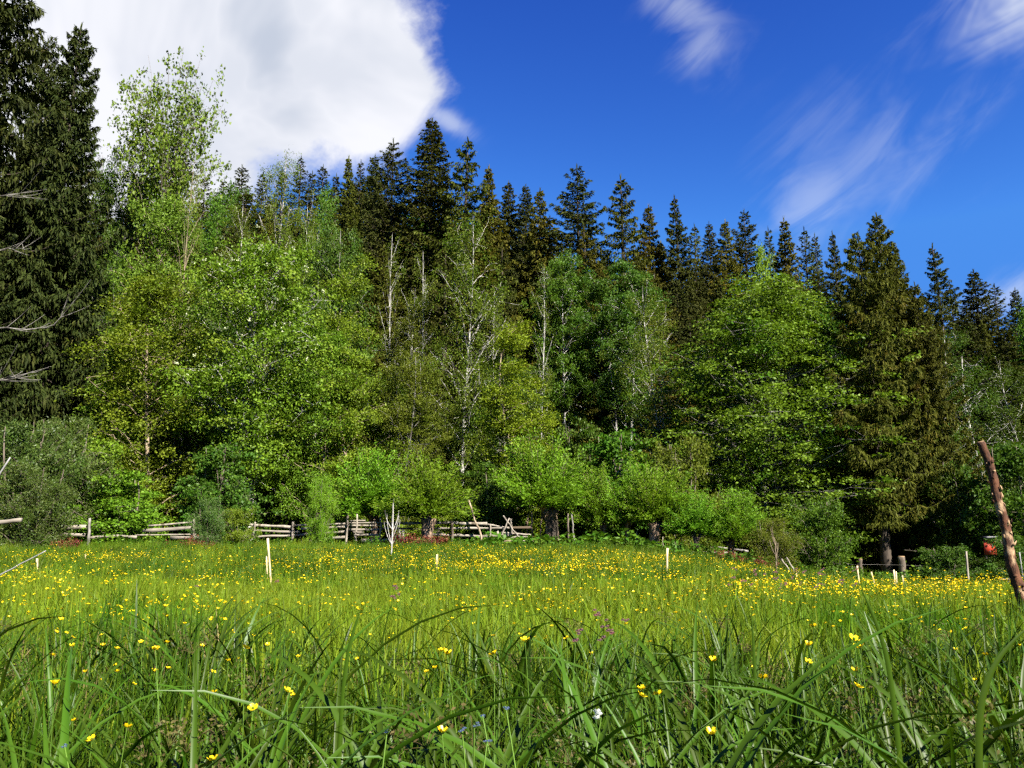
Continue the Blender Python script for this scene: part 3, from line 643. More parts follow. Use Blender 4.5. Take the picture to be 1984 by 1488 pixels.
# --- skyline conifers, left to right
SK = 'conifers along the skyline'
sky_list = [
 (398, 338, 92, 60, 'fir_far', 'fir', 'small dark conifer on the skyline right of the open maple'),
 (470, 318, 95, 70, 'fir_far', 'fir', 'dark conifer on the skyline left of the white-stemmed birch'),
 (584, 300, 95, 62, 'spruce_far', 'fir', 'pointed dark conifer on the skyline just right of the white-stemmed birch'),
 (627, 318, 92, 66, 'fir_far', 'fir', 'blunt dark conifer above a round green tree on the skyline'),
 (510, 332, 90, 66, 'spruce_far', 'spruce', 'low dark spruce just behind the white-stemmed birch'),
 (548, 326, 88, 66, 'fir_far', 'fir', 'dark conifer partly hidden by the white-stemmed birch'),
 (606, 330, 86, 66, 'spruce_far', 'spruce', 'dark spruce between the pointed and the blunt conifer on the skyline'),
 (652, 334, 84, 66, 'spruce_far', 'spruce', 'small dark spruce left of the slender brownish spruce'),
 (435, 345, 88, 62, 'spruce_far', 'spruce', 'small dark spruce between the open maple and the white-stemmed birch'),
 (677, 300, 74, 80, 'spruce_b', 'spruce_olive', 'slender brownish spruce, first of the cluster left of the tallest fir'),
 (700, 308, 84, 62, 'spruce_far', 'spruce', 'thin dark spruce top behind the slender brownish spruce'),
 (727, 298, 80, 84, 'fir', 'fir', 'dark conifer midway between the brownish spruce and the bluish one'),
 (762, 266, 70, 112, 'fir_b', 'fir', 'bluish dark conifer next left of the tallest fir'),
 (838, 226, 66, 140, 'fir', 'spruce', 'tallest fir on the skyline, dense dark cone under the cloud edge'),
 (908, 265, 62, 150, 'spruce_open', 'spruce_olive', 'open-branched spruce with thin trunk showing, right of the tallest fir'),
 (948, 318, 66, 110, 'spruce_b', 'spruce_rust', 'rusty yellow spruce touching the open-branched one'),
 (985, 350, 78, 84, 'spruce', 'spruce', 'dark spruce below and right of the open-branched one'),
 (1019, 355, 76, 80, 'fir', 'fir', 'narrow dark fir left of the orange-brown spruce'),
 (1046, 362, 64, 90, 'spruce', 'spruce_rust', 'orange-brown spruce on the skyline, the rustiest of all'),
 (1118, 317, 62, 130, 'fir_b', 'fir', 'ragged dark fir with level boughs in the middle of the skyline'),
 (1202, 337, 58, 130, 'spruce_open', 'spruce_olive', 'drooping olive spruce with a side spike, right of the ragged fir'),
 (1256, 394, 64, 90, 'spruce', 'spruce_rust', 'small rusty spruce between the drooping olive one and the slim dark one'),
 (1307, 377, 62, 86, 'spruce_b', 'spruce', 'slim dark spruce standing alone above the skyline, right of middle'),
 (1345, 432, 84, 70, 'spruce_far', 'spruce_olive', 'low spruce just right of the slim dark one'),
 (1373, 428, 80, 70, 'fir', 'fir', 'dark fir left of the brownish pointed spruce above the round tree'),
 (1404, 424, 74, 84, 'spruce', 'spruce_rust', 'brownish pointed spruce behind the round yellow-green tree'),
 (1441, 404, 84, 94, 'fir_b', 'fir', 'bluish dark fir rising behind the round yellow-green tree'),
 (1488, 438, 92, 66, 'spruce_far', 'spruce', 'narrow spruce above the bright light green tree'),
 (1517, 418, 64, 96, 'spruce_b', 'spruce_rust', 'brown-green spruce right of the bright light green tree'),
 (1557, 438, 84, 70, 'spruce_far', 'spruce', 'dark spruce behind the cirrus cloud, left of the rust-tinged giant'),
 (1578, 450, 88, 60, 'spruce_far', 'spruce', 'spruce tip squeezed next to the rust-tinged giant'),
 (1612, 446, 66, 70, 'spruce_b', 'spruce', 'pointed dark spruce top left of the feathery-topped one'),
 (1730, 470, 60, 90, 'spruce', 'spruce', 'spruce leaning against the right of the feathery-topped one'),
 (1805, 470, 58, 110, 'spruce_open', 'spruce', 'spruce with spread tips standing alone on the right skyline'),
 (1838, 540, 66, 70, 'spruce_far', 'spruce', 'small spruce right of the lone right skyline spruce'),
 (1885, 520, 62, 110, 'fir', 'fir', 'broad dark fir near the right end of the skyline'),
 (1925, 548, 66, 80, 'fir_far', 'fir', 'dark fir second from the right end of the skyline'),
 (1966, 556, 70, 70, 'fir', 'fir', 'last dark fir at the right end of the skyline'),
 (1772, 575, 52, 110, 'spruce', 'spruce_olive', 'olive spruce filling the dip beside the lone right skyline spruce'),
 (1870, 610, 50, 120, 'fir', 'fir', 'dark drooping fir below the right skyline'),
 (1945, 640, 48, 130, 'spruce', 'spruce', 'dark spruce against the right edge below the skyline'),
]
for (u, v, Y, wpx, pt, mt, lb) in sky_list:
    T(pt, 'fir_tree' if pt.startswith('fir') else 'spruce_tree', lb, 'fir' if pt.startswith('fir') else 'spruce', u, v, Y, wpx * 1.6, mt, group=SK)
for (u, v, Y, wpx, mt, lb) in [
 (632, 368, 82, 70, 'emerald', 'round green tree on the skyline below the blunt dark conifer'),
 (422, 378, 80, 90, 'emerald', 'round green tree on the left skyline right of the pale straight trunk'),
 (455, 362, 84, 90, 'darkleaf', 'dark green broadleaf tree on the skyline left of the white-stemmed birch'),
 (1474, 482, 70, 62, 'lime', 'bright light green tree glowing among dark conifers above the round tree'),
 (1990, 600, 60, 100, 'emerald', 'green tree at the right edge under the last firs')]:
    T('far_round', 'broadleaf_tree', lb, 'tree', u, v, Y, wpx, mt, group='round broadleaf trees on the skyline')

# --- the rest of the hillside wood
SKY = np.array([(-300, 200), (0, 250), (240, 330), (400, 375), (480, 350), (600, 345), (660, 330), (800, 300), (930, 320), (990, 385), (1100, 385), (1180, 390), (1260, 420),
                (1350, 445), (1450, 450), (1520, 455), (1600, 475), (1700, 480), (1760, 540), (1800, 540), (1880, 560), (1984, 600), (2300, 680)], float)
def hillside():
    rg = np.random.default_rng(77); n = 0
    for row, Y in enumerate((48, 52.5, 57.5, 63.5, 70, 77, 85, 94, 104)):
        half = Y * 0.70 + 3; step = (3.5 + 0.020 * Y) * (1.0 if Y < 75 else 0.62)
        for x in np.arange(-half, half, step):
            xx = x + rg.normal(0, 0.9) + (row % 2) * step / 2; yy = Y + rg.normal(0, 1.2)
            H = rg.uniform(15, 22) * (1.0 if Y > 54 else 0.78)
            g = gz(xx, yy); uu, vt = proj((xx, yy, g + H)); lim = np.interp(uu, SKY[:, 0], SKY[:, 1]) + (rg.uniform(38, 95) if Y < 75 else rg.uniform(2, 28))
            if vt < lim:
                H = hz(lim, yy) - g; vt = lim
                if H < 7: continue
            if any(abs(uu - a) < 17 and abs(vt - b) < 70 and abs(yy - c) < 9 for a, b, c in PLACED): continue
            k = rg.uniform()
            wpx = (rg.uniform(0.30, 0.40) * H * (1.0 if Y < 75 else 1.2)) / yy * FPX
            if k < 0.90:
                pt = ('spruce', 'fir', 'spruce_b', 'spruce_open', 'spruce_b')[rg.integers(5)] if Y < 75 else ('spruce_far', 'fir_far')[rg.integers(2)]
                mt = 'fir' if pt.startswith('fir') else ('spruce', 'spruce_olive', 'spruce', 'spruce_rust')[rg.integers(4)]
                nm = 'fir_tree' if pt.startswith('fir') else 'spruce_tree'
                tl = 'fir' if pt.startswith('fir') else 'spruce'
                lb = {'fir': 'dark fir on the wooded slope below the skyline', 'spruce': 'dark green spruce on the wooded slope below the skyline',
                      'spruce_olive': 'olive spruce on the wooded slope below the skyline', 'spruce_rust': 'rusty brown spruce on the wooded slope below the skyline'}[mt]
                zn = 'far left' if uu < 400 else 'left' if uu < 800 else 'middle' if uu < 1190 else 'right' if uu < 1590 else 'far right'; lb = lb.replace(' on the', ' at the %s of the' % zn)
                T(pt, nm, lb, tl, uu, vt, yy, wpx, mt, rz=rg.uniform(0, 6.28), group='conifers packed on the wooded slope, %s, %s' % (zn, mt.replace('_', ' ')))
            else:
                mt = ('dim', 'darkleaf', 'olive', 'emerald')[rg.integers(4)]
                T('far_round', 'broadleaf_tree', 'green broadleaf tree tucked among conifers on the wooded slope', 'tree', uu, vt + 30, yy, wpx * 1.25, mt, rz=rg.uniform(0, 6.28), group='broadleaf trees tucked among the slope conifers')
            n += 1
    # shady undergrowth behind the front row
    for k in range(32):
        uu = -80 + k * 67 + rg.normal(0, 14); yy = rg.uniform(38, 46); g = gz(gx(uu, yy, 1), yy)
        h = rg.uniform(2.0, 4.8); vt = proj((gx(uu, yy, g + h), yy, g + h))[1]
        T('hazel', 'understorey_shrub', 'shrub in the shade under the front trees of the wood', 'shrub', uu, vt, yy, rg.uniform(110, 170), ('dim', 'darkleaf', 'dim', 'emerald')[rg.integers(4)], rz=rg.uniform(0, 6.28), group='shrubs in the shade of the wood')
    return n
hillside()

# ------------------------------------------------------------------ fences, poles, stakes
def bar(p0, p1, w, t, seed=0, seg=5, wob=0.12, taper=1.0):
    """rough sawn plank between two points, w tall, t thick"""
    rng = np.random.default_rng(seed); p0 = np.asarray(p0, float); p1 = np.asarray(p1, float)
    d = unit(p1 - p0); up = np.array((0, 0, 1.0)) if abs(d[2]) < 0.8 else np.array((1.0, 0, 0))
    s = unit(np.cross(d, up)); up = np.cross(s, d); V = []
    for i in range(seg + 1):
        q = i / seg; c = p0 + (p1 - p0) * q + up * rng.normal(0, wob * w * 0.5) + s * rng.normal(0, wob * t * 0.5)
        k = 1 + (taper - 1) * q
        a = w / 2 * (1 + rng.normal(0, wob)) * k; b = t / 2 * k
        V += [c + up * a + s * b, c + up * a - s * b, c - up * a * (1 + rng.normal(0, wob)) - s * b, c - up * a - s * b + s * 2 * b]
    Q = []
    for i in range(seg):
        o = i * 4
        for j in range(4): Q.append((o + j, o + (j + 1) % 4, o + 4 + (j + 1) % 4, o + 4 + j))
    Q.append((3, 2, 1, 0)); o = seg * 4; Q.append((o, o + 1, o + 2, o + 3))
    return np.array(V), np.array(Q)

SEED = [100]
def nseed(): SEED[0] += 1; return SEED[0]
def piece(name, parent, p0, p1, w, t, mat, round_=False, taper=0.85, sides=8, bow=0.012):
    """a plank or a pole as one mesh; its origin sits at p0"""
    p0 = np.asarray(p0, float); p1 = np.asarray(p1, float); rng = np.random.default_rng(nseed())
    if round_:
        n = 9; q = np.linspace(0, 1, n)[:, None]; L = np.linalg.norm(p1 - p0)
        path = (p1 - p0) * q + rng.normal(0, bow * L, (n, 3)) * np.sin(q * np.pi)
        V, Q = tube(path, np.linspace(w / 2, w / 2 * taper, n), sides, rng=rng, rough=0.06)
    else:
        V, Q = bar(np.zeros(3), p1 - p0, w, t, nseed(), taper=taper)
    o = bpy.data.objects.new(name, mk(name, V, Q, mat, round_)); COL.objects.link(o)
    if parent is not None:
        o.parent = parent; o.location = p0 - np.array(parent.location)
    else: o.location = p0
    return o

def fence(label, Y, rails, posts, group='old rail fence sections'):
    pts = [P(r[0], r[1], Y) for r in rails]; cx = float(np.mean([p[0] for p in pts]))
    e = empty('rail_fence', (cx, Y, gz(cx, Y))); tag(e, label, 'fence', group)
    for (u0, v0, u1, v1, wpx, m) in rails:
        dy = rr.uniform(-0.03, 0.03)
        piece('rail', e, P(u0, v0, Y + dy), P(u1, v1, Y + dy + rr.uniform(-0.03, 0.03)), wpx * 0.78 * Y / FPX, 0.03, M[m], taper=rr.uniform(0.75, 1.1))
    for (u0, v0, u1, v1, wpx, m) in posts:
        b = P(u0, v0, Y - 0.09); b[2] = min(b[2], gz(b[0], Y)) - 0.1
        piece('post', e, b, P(u1, v1, Y - 0.09), wpx * 0.75 * Y / FPX, 0.1, M[m], True, rr.uniform(0.75, 0.95))
    return e

fence('weathered left fence panel with two pale rails, behind the silvery willow shrub', 28.5,
      [(288, 1019, 377, 1011, 4, 'wood_pale'), (276, 1029, 380, 1022, 8, 'wood'), (262, 1037, 380, 1035, 3, 'wood_pale'), (330, 1043, 476, 1037, 8, 'wood'), (205, 1038, 265, 1040, 6, 'wood')],
      [(377, 1048, 376, 1006, 6, 'wood_pale')])
fence('broken brown plank fence under the left willow shrubs', 28.0,
      [(-40, 1016, 42, 1008, 10, 'wood'), (92, 1022, 168, 1020, 12, 'wood'), (60, 1034, 165, 1036, 9, 'wood'), (170, 1042, 230, 1038, 6, 'wood')],
      [(172, 1052, 174, 1004, 8, 'bark_grey')])
fence('sunlit middle fence with three long rails between the shrub and the feathery willow', 29.2,
      [(477, 1016, 568, 1021.5, 6, 'wood_pale'), (485, 1027.5, 581, 1031, 5, 'wood'), (470, 1040, 573, 1037.5, 6, 'wood'),
       (571, 1018, 672, 1014, 4, 'wood'), (582, 1024.5, 672, 1020.5, 5, 'wood_pale'), (573, 1037, 672, 1029.5, 6, 'wood'), (602, 1045, 672, 1040, 6, 'wood'), (620, 1033, 672, 1032, 3, 'wood')],
      [(493, 1044, 494.5, 1011, 6, 'wood'), (566, 1044, 568, 1011, 6, 'wood'), (670, 1052, 674, 995, 5.5, 'wood')])
fence('close-railed fence panel beside the crooked white post', 29.3,
      [(677, 1009, 708, 1008.5, 3, 'wood'), (675, 1013, 738, 1012.5, 4, 'wood'), (675, 1018, 738, 1018, 4, 'wood_pale'), (676, 1026, 740, 1026, 6, 'wood'), (684, 1031, 705, 1031, 4, 'wood'),
       (686, 1036, 738, 1036.5, 5, 'wood'), (700, 1048, 760, 1046, 8, 'wood'), (738, 1014, 800, 1013, 5, 'bark'), (738, 1024, 800, 1024, 5, 'bark')],
      [(737, 1048, 738, 991, 5, 'wood')])
fence('collapsed rail fence with long grey rails right of the leaning pole', 28.7,
      [(780, 1013.7, 888, 1013, 6, 'bark_grey'), (890, 1014.5, 944, 1014, 6, 'wood_pale'), (943, 1015.6, 978, 1022, 4, 'wood_pale'), (832, 1024, 1028, 1022, 5, 'wood'), (828, 1035, 931, 1039, 7, 'wood'),
       (931, 1039.6, 992, 1035.5, 6, 'wood'), (972, 1032, 1028, 1036, 4, 'wood_pale'), (988, 1040.5, 1028, 1040.5, 6, 'wood'), (1008, 1049, 1028, 1049, 6, 'wood_pale')],
      [(876, 1050, 876, 1009, 6, 'bark'), (993, 1052, 990, 1005, 5, 'wood'), (952, 1040, 950, 1015, 4, 'wood_pale')])
fence('low dark fence behind the right pollard willows', 31.5,
      [(1255, 1057.5, 1335, 1057, 4, 'wood'), (1290, 1063, 1360, 1064, 4, 'wood'), (1325, 1068, 1425, 1072, 5, 'wood'), (1390, 1060, 1450, 1068, 4, 'bark_grey')],
      [(1309, 1068, 1307, 1036, 5, 'wood_pale'), (1284, 1066, 1284, 1040, 3, 'wood_pale')])

def lone(name, label, cat, u0, v0, u1, v1, Y, wpx, mat, round_=True, group=None, sink=0.25, yoff=0.0):
    b = P(u0, v0, Y); g = gz(b[0], Y); t = P(u1, v1, Y + yoff)
    d = unit(t - b); k = max(0.0, (b[2] - (g - sink)) / max(0.2, d[2])); b = b - d * k
    o = piece(name, None, b, t, wpx * 0.72 * Y / FPX, wpx * 0.6 * Y / FPX, M[mat], round_, 0.9)
    return tag(o, label, cat, group)

lone('leaning_pole', 'long pale pole leaning left against the collapsed fence', 'pole', 933, 1047, 908, 969, 28.4, 5.5, 'bark_tan')
lone('crooked_post', 'crooked whitish post in the middle fence', 'post', 690, 1046, 692, 996, 28.9, 5, 'wood_pale')
lone('crossed_stick', 'grey stick crossed over the collapsed fence, leaning left', 'stick', 1003, 1040, 975, 999, 28.5, 4, 'wood', sink=0.1)
lone('crossed_stick', 'short white stick crossing the grey one at the collapsed fence', 'stick', 977, 1026, 987, 1004, 28.4, 4, 'wood_pale', sink=0.1)
lone('broken_plank', 'white broken plank tilted in front of the collapsed fence', 'plank', 974, 1056, 964, 1029, 27.9, 6, 'wood_pale', False)
lone('thin_post', 'thin dark post right of the largest pollard willow', 'post', 1101, 1048, 1100, 995, 29.5, 5, 'bark')
lone('thin_post', 'thin leaning post further right of the largest pollard willow', 'post', 1113, 1056, 1107, 995, 29.0, 4.5, 'bark_grey')
lone('slim_post', 'slim pale post between two right pollard willows', 'post', 1233, 1062, 1234, 1030, 29.5, 3.5, 'wood_pale')
for i, (a, b, c, d, w) in enumerate([(1020, 1040, 1023, 995, 4), (1032, 1044, 1030, 990, 5), (1046, 1046, 1050, 998, 4), (1060, 1048, 1056, 992, 3)]):
    lone('brown_pole', ('leftmost of the brown stems left of the largest willow trunk', 'second of the brown stems left of the largest willow trunk', 'third of the brown stems left of the largest willow trunk', 'brown stem nearest the largest willow trunk')[i],
         'pole', a, b, c, d, 29.8, w, 'bark_willow', group='brown stems beside the largest willow')
lone('dead_log', 'rotten log lying slanted at the foot of the collapsed fence', 'log', 938, 1056, 990, 1046, 28.0, 10, 'bark_tan', sink=-0.1)
lone('small_stub', 'left of two white stubs near the grey shrub', 'stub', 1520, 1092, 1514, 1083, 25.0, 4, 'wood_pale')
lone('small_stub', 'right of two white stubs near the grey shrub', 'stub', 1531, 1093, 1524, 1080, 25.0, 4, 'wood_pale')

# survey stakes in the meadow
ST_ = 'wooden stakes standing in the meadow'
for (u0, v0, u1, v1, Y, w, lb) in [
 (523.5, 1114, 519, 1043, 11.0, 4.6, 'tall pale wooden stake in the left half of the meadow'),
 (517, 1106, 516.5, 1078, 13.0, 3.5, 'small brown stake just behind the tall pale left stake'),
 (847, 1122, 846.5, 1074, 13.0, 5, 'pale stake near the middle of the meadow below the willows'),
 (1292, 1110, 1293, 1062, 13.5, 5, 'tall thin stake in the meadow right of centre'),
 (71.5, 1120, 72, 1082, 13.0, 5, 'orange-tinted stake at the left side of the meadow'),
 (164, 1092, 166, 1074, 18.0, 4, 'short stake second from the left in the meadow'),
 (1100, 1116, 1097.5, 1098, 14.5, 3.5, 'short thin stake below the largest pollard willow'),
 (1428, 1116, 1426, 1105, 15.0, 3.5, 'tiny stake below the rightmost pollard willow'),
 (1544, 1122, 1543, 1111, 14.5, 3, 'tiny stake in front of the green shrub at the spruce'),
 (1663.5, 1122, 1661, 1096, 13.5, 3.5, 'white stake left of the big spruce trunk'),
 (1692, 1124, 1688, 1108, 13.5, 3, 'short slanted stake beside the white one near the spruce'),
 (1733, 1126, 1731.5, 1104, 13.0, 3.5, 'left of the paired stakes in front of the big spruce trunk'),
 (1737, 1128, 1736, 1107, 12.6, 3.5, 'right of the paired stakes in front of the big spruce trunk'),
 (1749.5, 1126, 1748, 1115, 13.0, 3, 'shortest stake right of the paired stakes'),
 (1876, 1118, 1872, 1068, 22.0, 4, 'thin grey post standing on the shaded right bank')]:
    lone('wooden_stake', lb, 'stake', u0, v0, u1, v1, Y, w, 'stake' if Y < 20 else 'wood_pale', False, ST_, sink=0.15)

# bare sapling
def bare_sapling(label, u, vb, vt, Y, seed, mat, wide=0.28, thick=0.02):
    rng = np.random.default_rng(seed); b = P(u, vb, Y); b[2] = gz(b[0], Y) - 0.05; top = P(u, vt, Y); H = top[2] - b[2]
    e = empty('bare_sapling', b); tag(e, label, 'sapling')
    n = 10; q = np.linspace(0, 1, n)[:, None]; path = np.array((0, 0, H)) * q + rng.normal(0, 0.015, (n, 3)) * q
    V, Q = tube(path, np.linspace(thick, 0.006, n), 6); link('stem', mk('stem', V, Q, M[mat], True), e)
    for k in range(9):
        i = rng.integers(3, 8); a = rng.uniform(0, 6.28); L = H * rng.uniform(0.25, 0.5)
        end = path[i] + np.array((math.cos(a) * wide * H * rng.uniform(.5, 1), math.sin(a) * wide * H * 0.5, L))
        V, Q = tube(bez(path[i], path[i] + (end - path[i]) * 0.5 + np.array((math.cos(a), math.sin(a), -0.3)) * 0.08, end, 6), np.linspace(thick * 0.45, 0.004, 6), 5, cap=False)
        link('branch', mk('branch', V, Q, M[mat], True), e)
bare_sapling('bare whitish sapling with thin twigs standing in the meadow', 758, 1095, 972, 19.0, 4, 'bark_pale', 0.16, 0.022)
bare_sapling('thin bare sapling by the red dock plants on the right', 1505, 1105, 1040, 22.0, 9, 'bark_tan', 0.2, 0.016)

# rough bark pole leaning in from the right
def bark_pole():
    Y = 6.4; top = P(1903, 856, Y); low = P(1985, 1175, Y); d = unit(low - top)
    L = (top[2] + 0.25) / -d[2]; base = top + d * L; e = empty('leaning_bark_pole', base); tag(e, 'dark red-brown pole with peeling bark leaning in at the right edge', 'pole')
    rng = np.random.default_rng(8); n = 60; q = np.linspace(0, 1, n)[:, None]; path = (top - base) * q
    w = 0.012 * np.sin(q * 9 + 1) + 0.008 * np.sin(q * 23); path = path + np.array((1.0, 0, 0)) * w
    V, Q = tube(path, np.linspace(0.048, 0.030, n) * (1 + 0.05 * np.sin(np.arange(n) * 1.7)), 16, rng=rng, rough=0.045)
    link('shaft', mk('shaft', V, Q, M['pole'], True), e)
    V, Q = tube(np.array([path[-1] + (path[-1] - path[-2]) * k for k in (-0.1, 0.06, 0.12)]), np.array((0.029, 0.028, 0.022)), 12, rng=rng, rough=0.05)
    link('cut_end', mk('cut_end', V, Q, M['cutwood'], True), e)
    for k in range(26):     # loose flakes of bark and knots
        i = rng.integers(6, 57); a = rng.uniform(3.4, 6.2); o = np.array((math.cos(a), math.sin(a), 0.0)); c = path[i] + o * 0.046
        dd = unit(rng.normal(0, 1, 3) + np.array((0, 0, 1.6)) + o * 0.15)
        V1, Q1 = kites(c[None], dd[None], o[None], rng.uniform(0.03, 0.07), rng.uniform(0.015, 0.03)); V2 = V1 - o * 0.004
        Vv = np.concatenate([V1, V2]); Qq = np.concatenate([Q1, Q1[:, ::-1] + 4, np.array([(0, 4, 5, 1), (1, 5, 6, 2), (2, 6, 7, 3), (3, 7, 4, 0)])])
        link('bark_flake', mk('bark_flake', Vv, Qq, M['cutwood'] if k % 3 else M['pole']), e)
bark_pole()

# odds and ends at the left edge: a rail end, rods
o = piece('rail_end', None, P(-70, 1022, 11.0), P(42, 1007, 11.0), 0.07, 0.07, M['wood'], True, 0.8); tag(o, 'rough rail end poking in at the left edge', 'rail')
b = P(-50, 985, 5.0); o = piece('grey_rod', None, P(-60, 1010, 5.0), P(20, 886, 5.0), 0.013, 0.013, M['greyrod'], True, 0.7, bow=0.001); tag(o, 'pale rod slanting up at the left edge', 'rod')
o = piece('grey_rod', None, P(-40, 1135, 4.5), P(89, 1067, 4.5), 0.010, 0.010, M['greyrod'], True, 0.5, bow=0.003); tag(o, 'thin grey rod slanting low over the meadow at the left edge', 'rod')

# red board with a dark lid behind the right bank
def red_board():
    Y = 29.5; c = P(1918, 1060, Y); e = empty('red_board', (c[0], c[1], gz(c[0], Y))); tag(e, 'small orange-red board under the trees behind the leaning pole', 'board')
    s = Y / FPX; 
    V, Q = bar(np.array((-11 * s, 0, c[2] - e.location[2])), np.array((11 * s, 0, c[2] - e.location[2])), 28 * s, 0.05, 3, seg=2, wob=0.0); link('panel', mk('panel', V, Q, M['redboard']), e)
    V, Q = bar(np.array((-12 * s, 0, c[2] - e.location[2] + 18 * s)), np.array((12 * s, 0, c[2] - e.location[2] + 18.4 * s)), 4 * s, 0.35, 4, wob=0.02); link('lid', mk('lid', V, Q, M['darkmetal']), e)
    for k in (-7, 7):
        V, Q = bar(np.array((k * s, 0.06, -0.1)), np.array((k * s, 0.06, c[2] - e.location[2])), 0.06, 0.06, 5); link('leg', mk('leg', V, Q, M['bark']), e)
    for k, (a, b2) in enumerate(((3, 2), (5, -5), (-3, -8))):
        V, Q = bar(np.array((a * s, -0.032, c[2] - e.location[2] + b2 * s)), np.array(((a + 2.5) * s, -0.032, c[2] - e.location[2] + b2 * s)), 2.2 * s, 0.01, 6 + k); link('dark_mark', mk('dark_mark', V, Q, M['darkmetal']), e)
red_board()

# cut stumps by the big spruce
def stump(label, u, v0, v1, Y, wpx):
    b = P(u, v0, Y); b[2] = min(b[2], gz(b[0], Y)) - 0.1; t = P(u, v1, Y); h = t[2] - b[2]; r = wpx * Y / FPX / 2; rng = np.random.default_rng(int(u))
    e = empty('tree_stump', b); tag(e, label, 'stump')
    zz = np.linspace(0, h, 8); path = np.stack([rng.normal(0, .01, 8), rng.normal(0, .01, 8), zz], -1)
    V, Q = tube(path, r * np.array((1.35, 1.12, 1.03, 1, .98, .97, .97, .96)), 14, rng=rng, rough=0.05); link('stump_trunk', mk('stump_trunk', V, Q, M['bark'], True), e)
    V, Q = tube(path[-1] + np.array(((0, 0, 0.0), (0, 0, 0.015), (0, 0, 0.03))), r * np.array((.9, .9, .8)), 14); link('cut_face', mk('cut_face', V, Q, M['cutwood']), e)
stump('broad cut stump just right of the big spruce trunk', 1748, 1100, 1079, 32.0, 13)
stump('pale cut stump left of the big spruce trunk', 1668, 1098, 1084, 31.0, 7)
o = piece('fallen_branch', None, P(1752, 1066, 31.5), P(1775, 1068, 31.0), 0.05, 0.05, M['bark'], True, 0.5); tag(o, 'dark broken branch lying across the broad stump', 'branch')
fence('grey rail lying on two short posts at the right edge', 21.0, [(1935, 1123, 2040, 1118, 4, 'wood'), (1940, 1128, 2040, 1126, 3, 'wood')], [(1985, 1138, 1975, 1070, 4, 'greyrod')])

# dead branches reaching in at the left
def dead_branch(label, pts, Y, seed):
    rng = np.random.default_rng(seed); W = [P(u, v, Y) for u, v in pts]; b = W[0]; e = empty('dead_branch', b); tag(e, label, 'branch', 'bare branches in front of the left spruces')
    q = np.linspace(0, len(W) - 1, 14); A = np.array(W); path = np.stack([np.interp(q, np.arange(len(W)), A[:, k]) for k in range(3)], -1) - b + rng.normal(0, 0.03, (14, 3)); path[0] = 0
    V, Q = tube(path, np.linspace(0.038, 0.010, 14), 6, cap=False); link('limb', mk('limb', V, Q, M['bark_grey'], True), e)
    for k in range(9):
        i = rng.integers(3, 13); d = unit(path[i] - path[i - 2]) + rng.normal(0, 0.55, 3) + np.array((0, 0, 0.25)); L = rng.uniform(0.4, 1.1)
        V, Q = tube(bez(path[i], path[i] + d * L * 0.5, path[i] + d * L + np.array((0, 0, 0.12)), 6), np.linspace(0.018, 0.006, 6), 4, cap=False); link('twig', mk('twig', V, Q, M['bark_grey'], True), e)
dead_branch('long pale dead branch curving up at the left edge, in front of the spruces', [(-60, 640), (18, 635), (60, 640), (100, 632), (135, 590)], 30.0, 1)
dead_branch('upper pale dead branch at the left edge', [(-60, 390), (0, 380), (50, 378)], 31.0, 2)
dead_branch('pale dead branch at the left edge above the long one', [(-60, 500), (0, 484), (60, 482)], 31.0, 3)
dead_branch('lower pale dead branch at the left edge', [(-60, 750), (0, 735), (80, 718)], 30.0, 4)

# ------------------------------------------------------------------ low plants at the foot of the fence
def herb(seed, h, r, n, leaf, asp, mat, stems=8):
    rng = np.random.default_rng(seed); st = MB(); lv = MB(); C = []
    for k in range(stems):
        a = rng.uniform(0, 6.28); e = np.array((math.cos(a) * r * rng.uniform(.2, 1), math.sin(a) * r * rng.uniform(.2, 1), h * rng.uniform(.6, 1)))
        path = bez(e * np.array((.15, .15, 0)), e * np.array((.4, .4, .7)), e, 6); V, Q = tube(path, np.linspace(.01, .004, 6), 3, cap=False); st.add(V, Q)
        i = rng.integers(1, 6, n); C.append(path[i] + rng.normal(0, 0.05, (n, 3)))
    c = np.concatenate(C); N = len(c); nn = unit(rng.normal(0, .6, (N, 3)) + np.array((0, 0, 1.0))); d = rng.normal(0, 1, (N, 3)); d = unit(d - nn * np.sum(d * nn, 1)[:, None]); L = leaf * rng.uniform(.6, 1.3, N)
    V, Q = kites(c, d, nn, L, L * asp); lv.add(V, Q)
    return st.mesh('stems', M['stemgreen'], True), lv.mesh('leaves', M[mat])
H_dock = [herb(61 + k, 0.55, 0.32, 10, 0.19, 0.55, 'darkleaf') for k in range(2)]
H_red = [herb(71 + k, 0.55, 0.28, 30, 0.075, 0.5, 'redleaf', 12) for k in range(2)]
H_net = [herb(81 + k, 0.7, 0.30, 18, 0.13, 0.5, 'emerald', 10) for k in range(2)]
def herbs(name, label, cat, group, spots, protos, Y, mat=None, jy=0.8):
    for (u, v, s) in spots:
        pr = protos[rr.randrange(2)]; yy = Y + rr.uniform(-jy, jy); x = gx(u, yy, hz(v, yy)); e = empty(name, (x, yy, gz(x, yy) - 0.03), rr.uniform(0, 6.28), (s, s, s * rr.uniform(.85, 1.15)))
        tag(e, label, cat, group); link('stems', pr[0], e); link('leaves', pr[1], e, mat)
herbs('red_dock', 'red-leaved plant in the clump below the willow with the sunlit brown trunk', 'plant', 'red plants below the left pollard willows', [(u, 1055, rr.uniform(.75, 1.2)) for u in np.linspace(772, 858, 9)], H_red, 26.5)
herbs('red_dock', 'red-leaved plant in the clump at the foot of the rightmost pollard willow', 'plant', 'red plants below the rightmost pollard willow', [(u, 1080, rr.uniform(.7, 1.15)) for u in np.linspace(1395, 1500, 10)], H_red, 25.5)
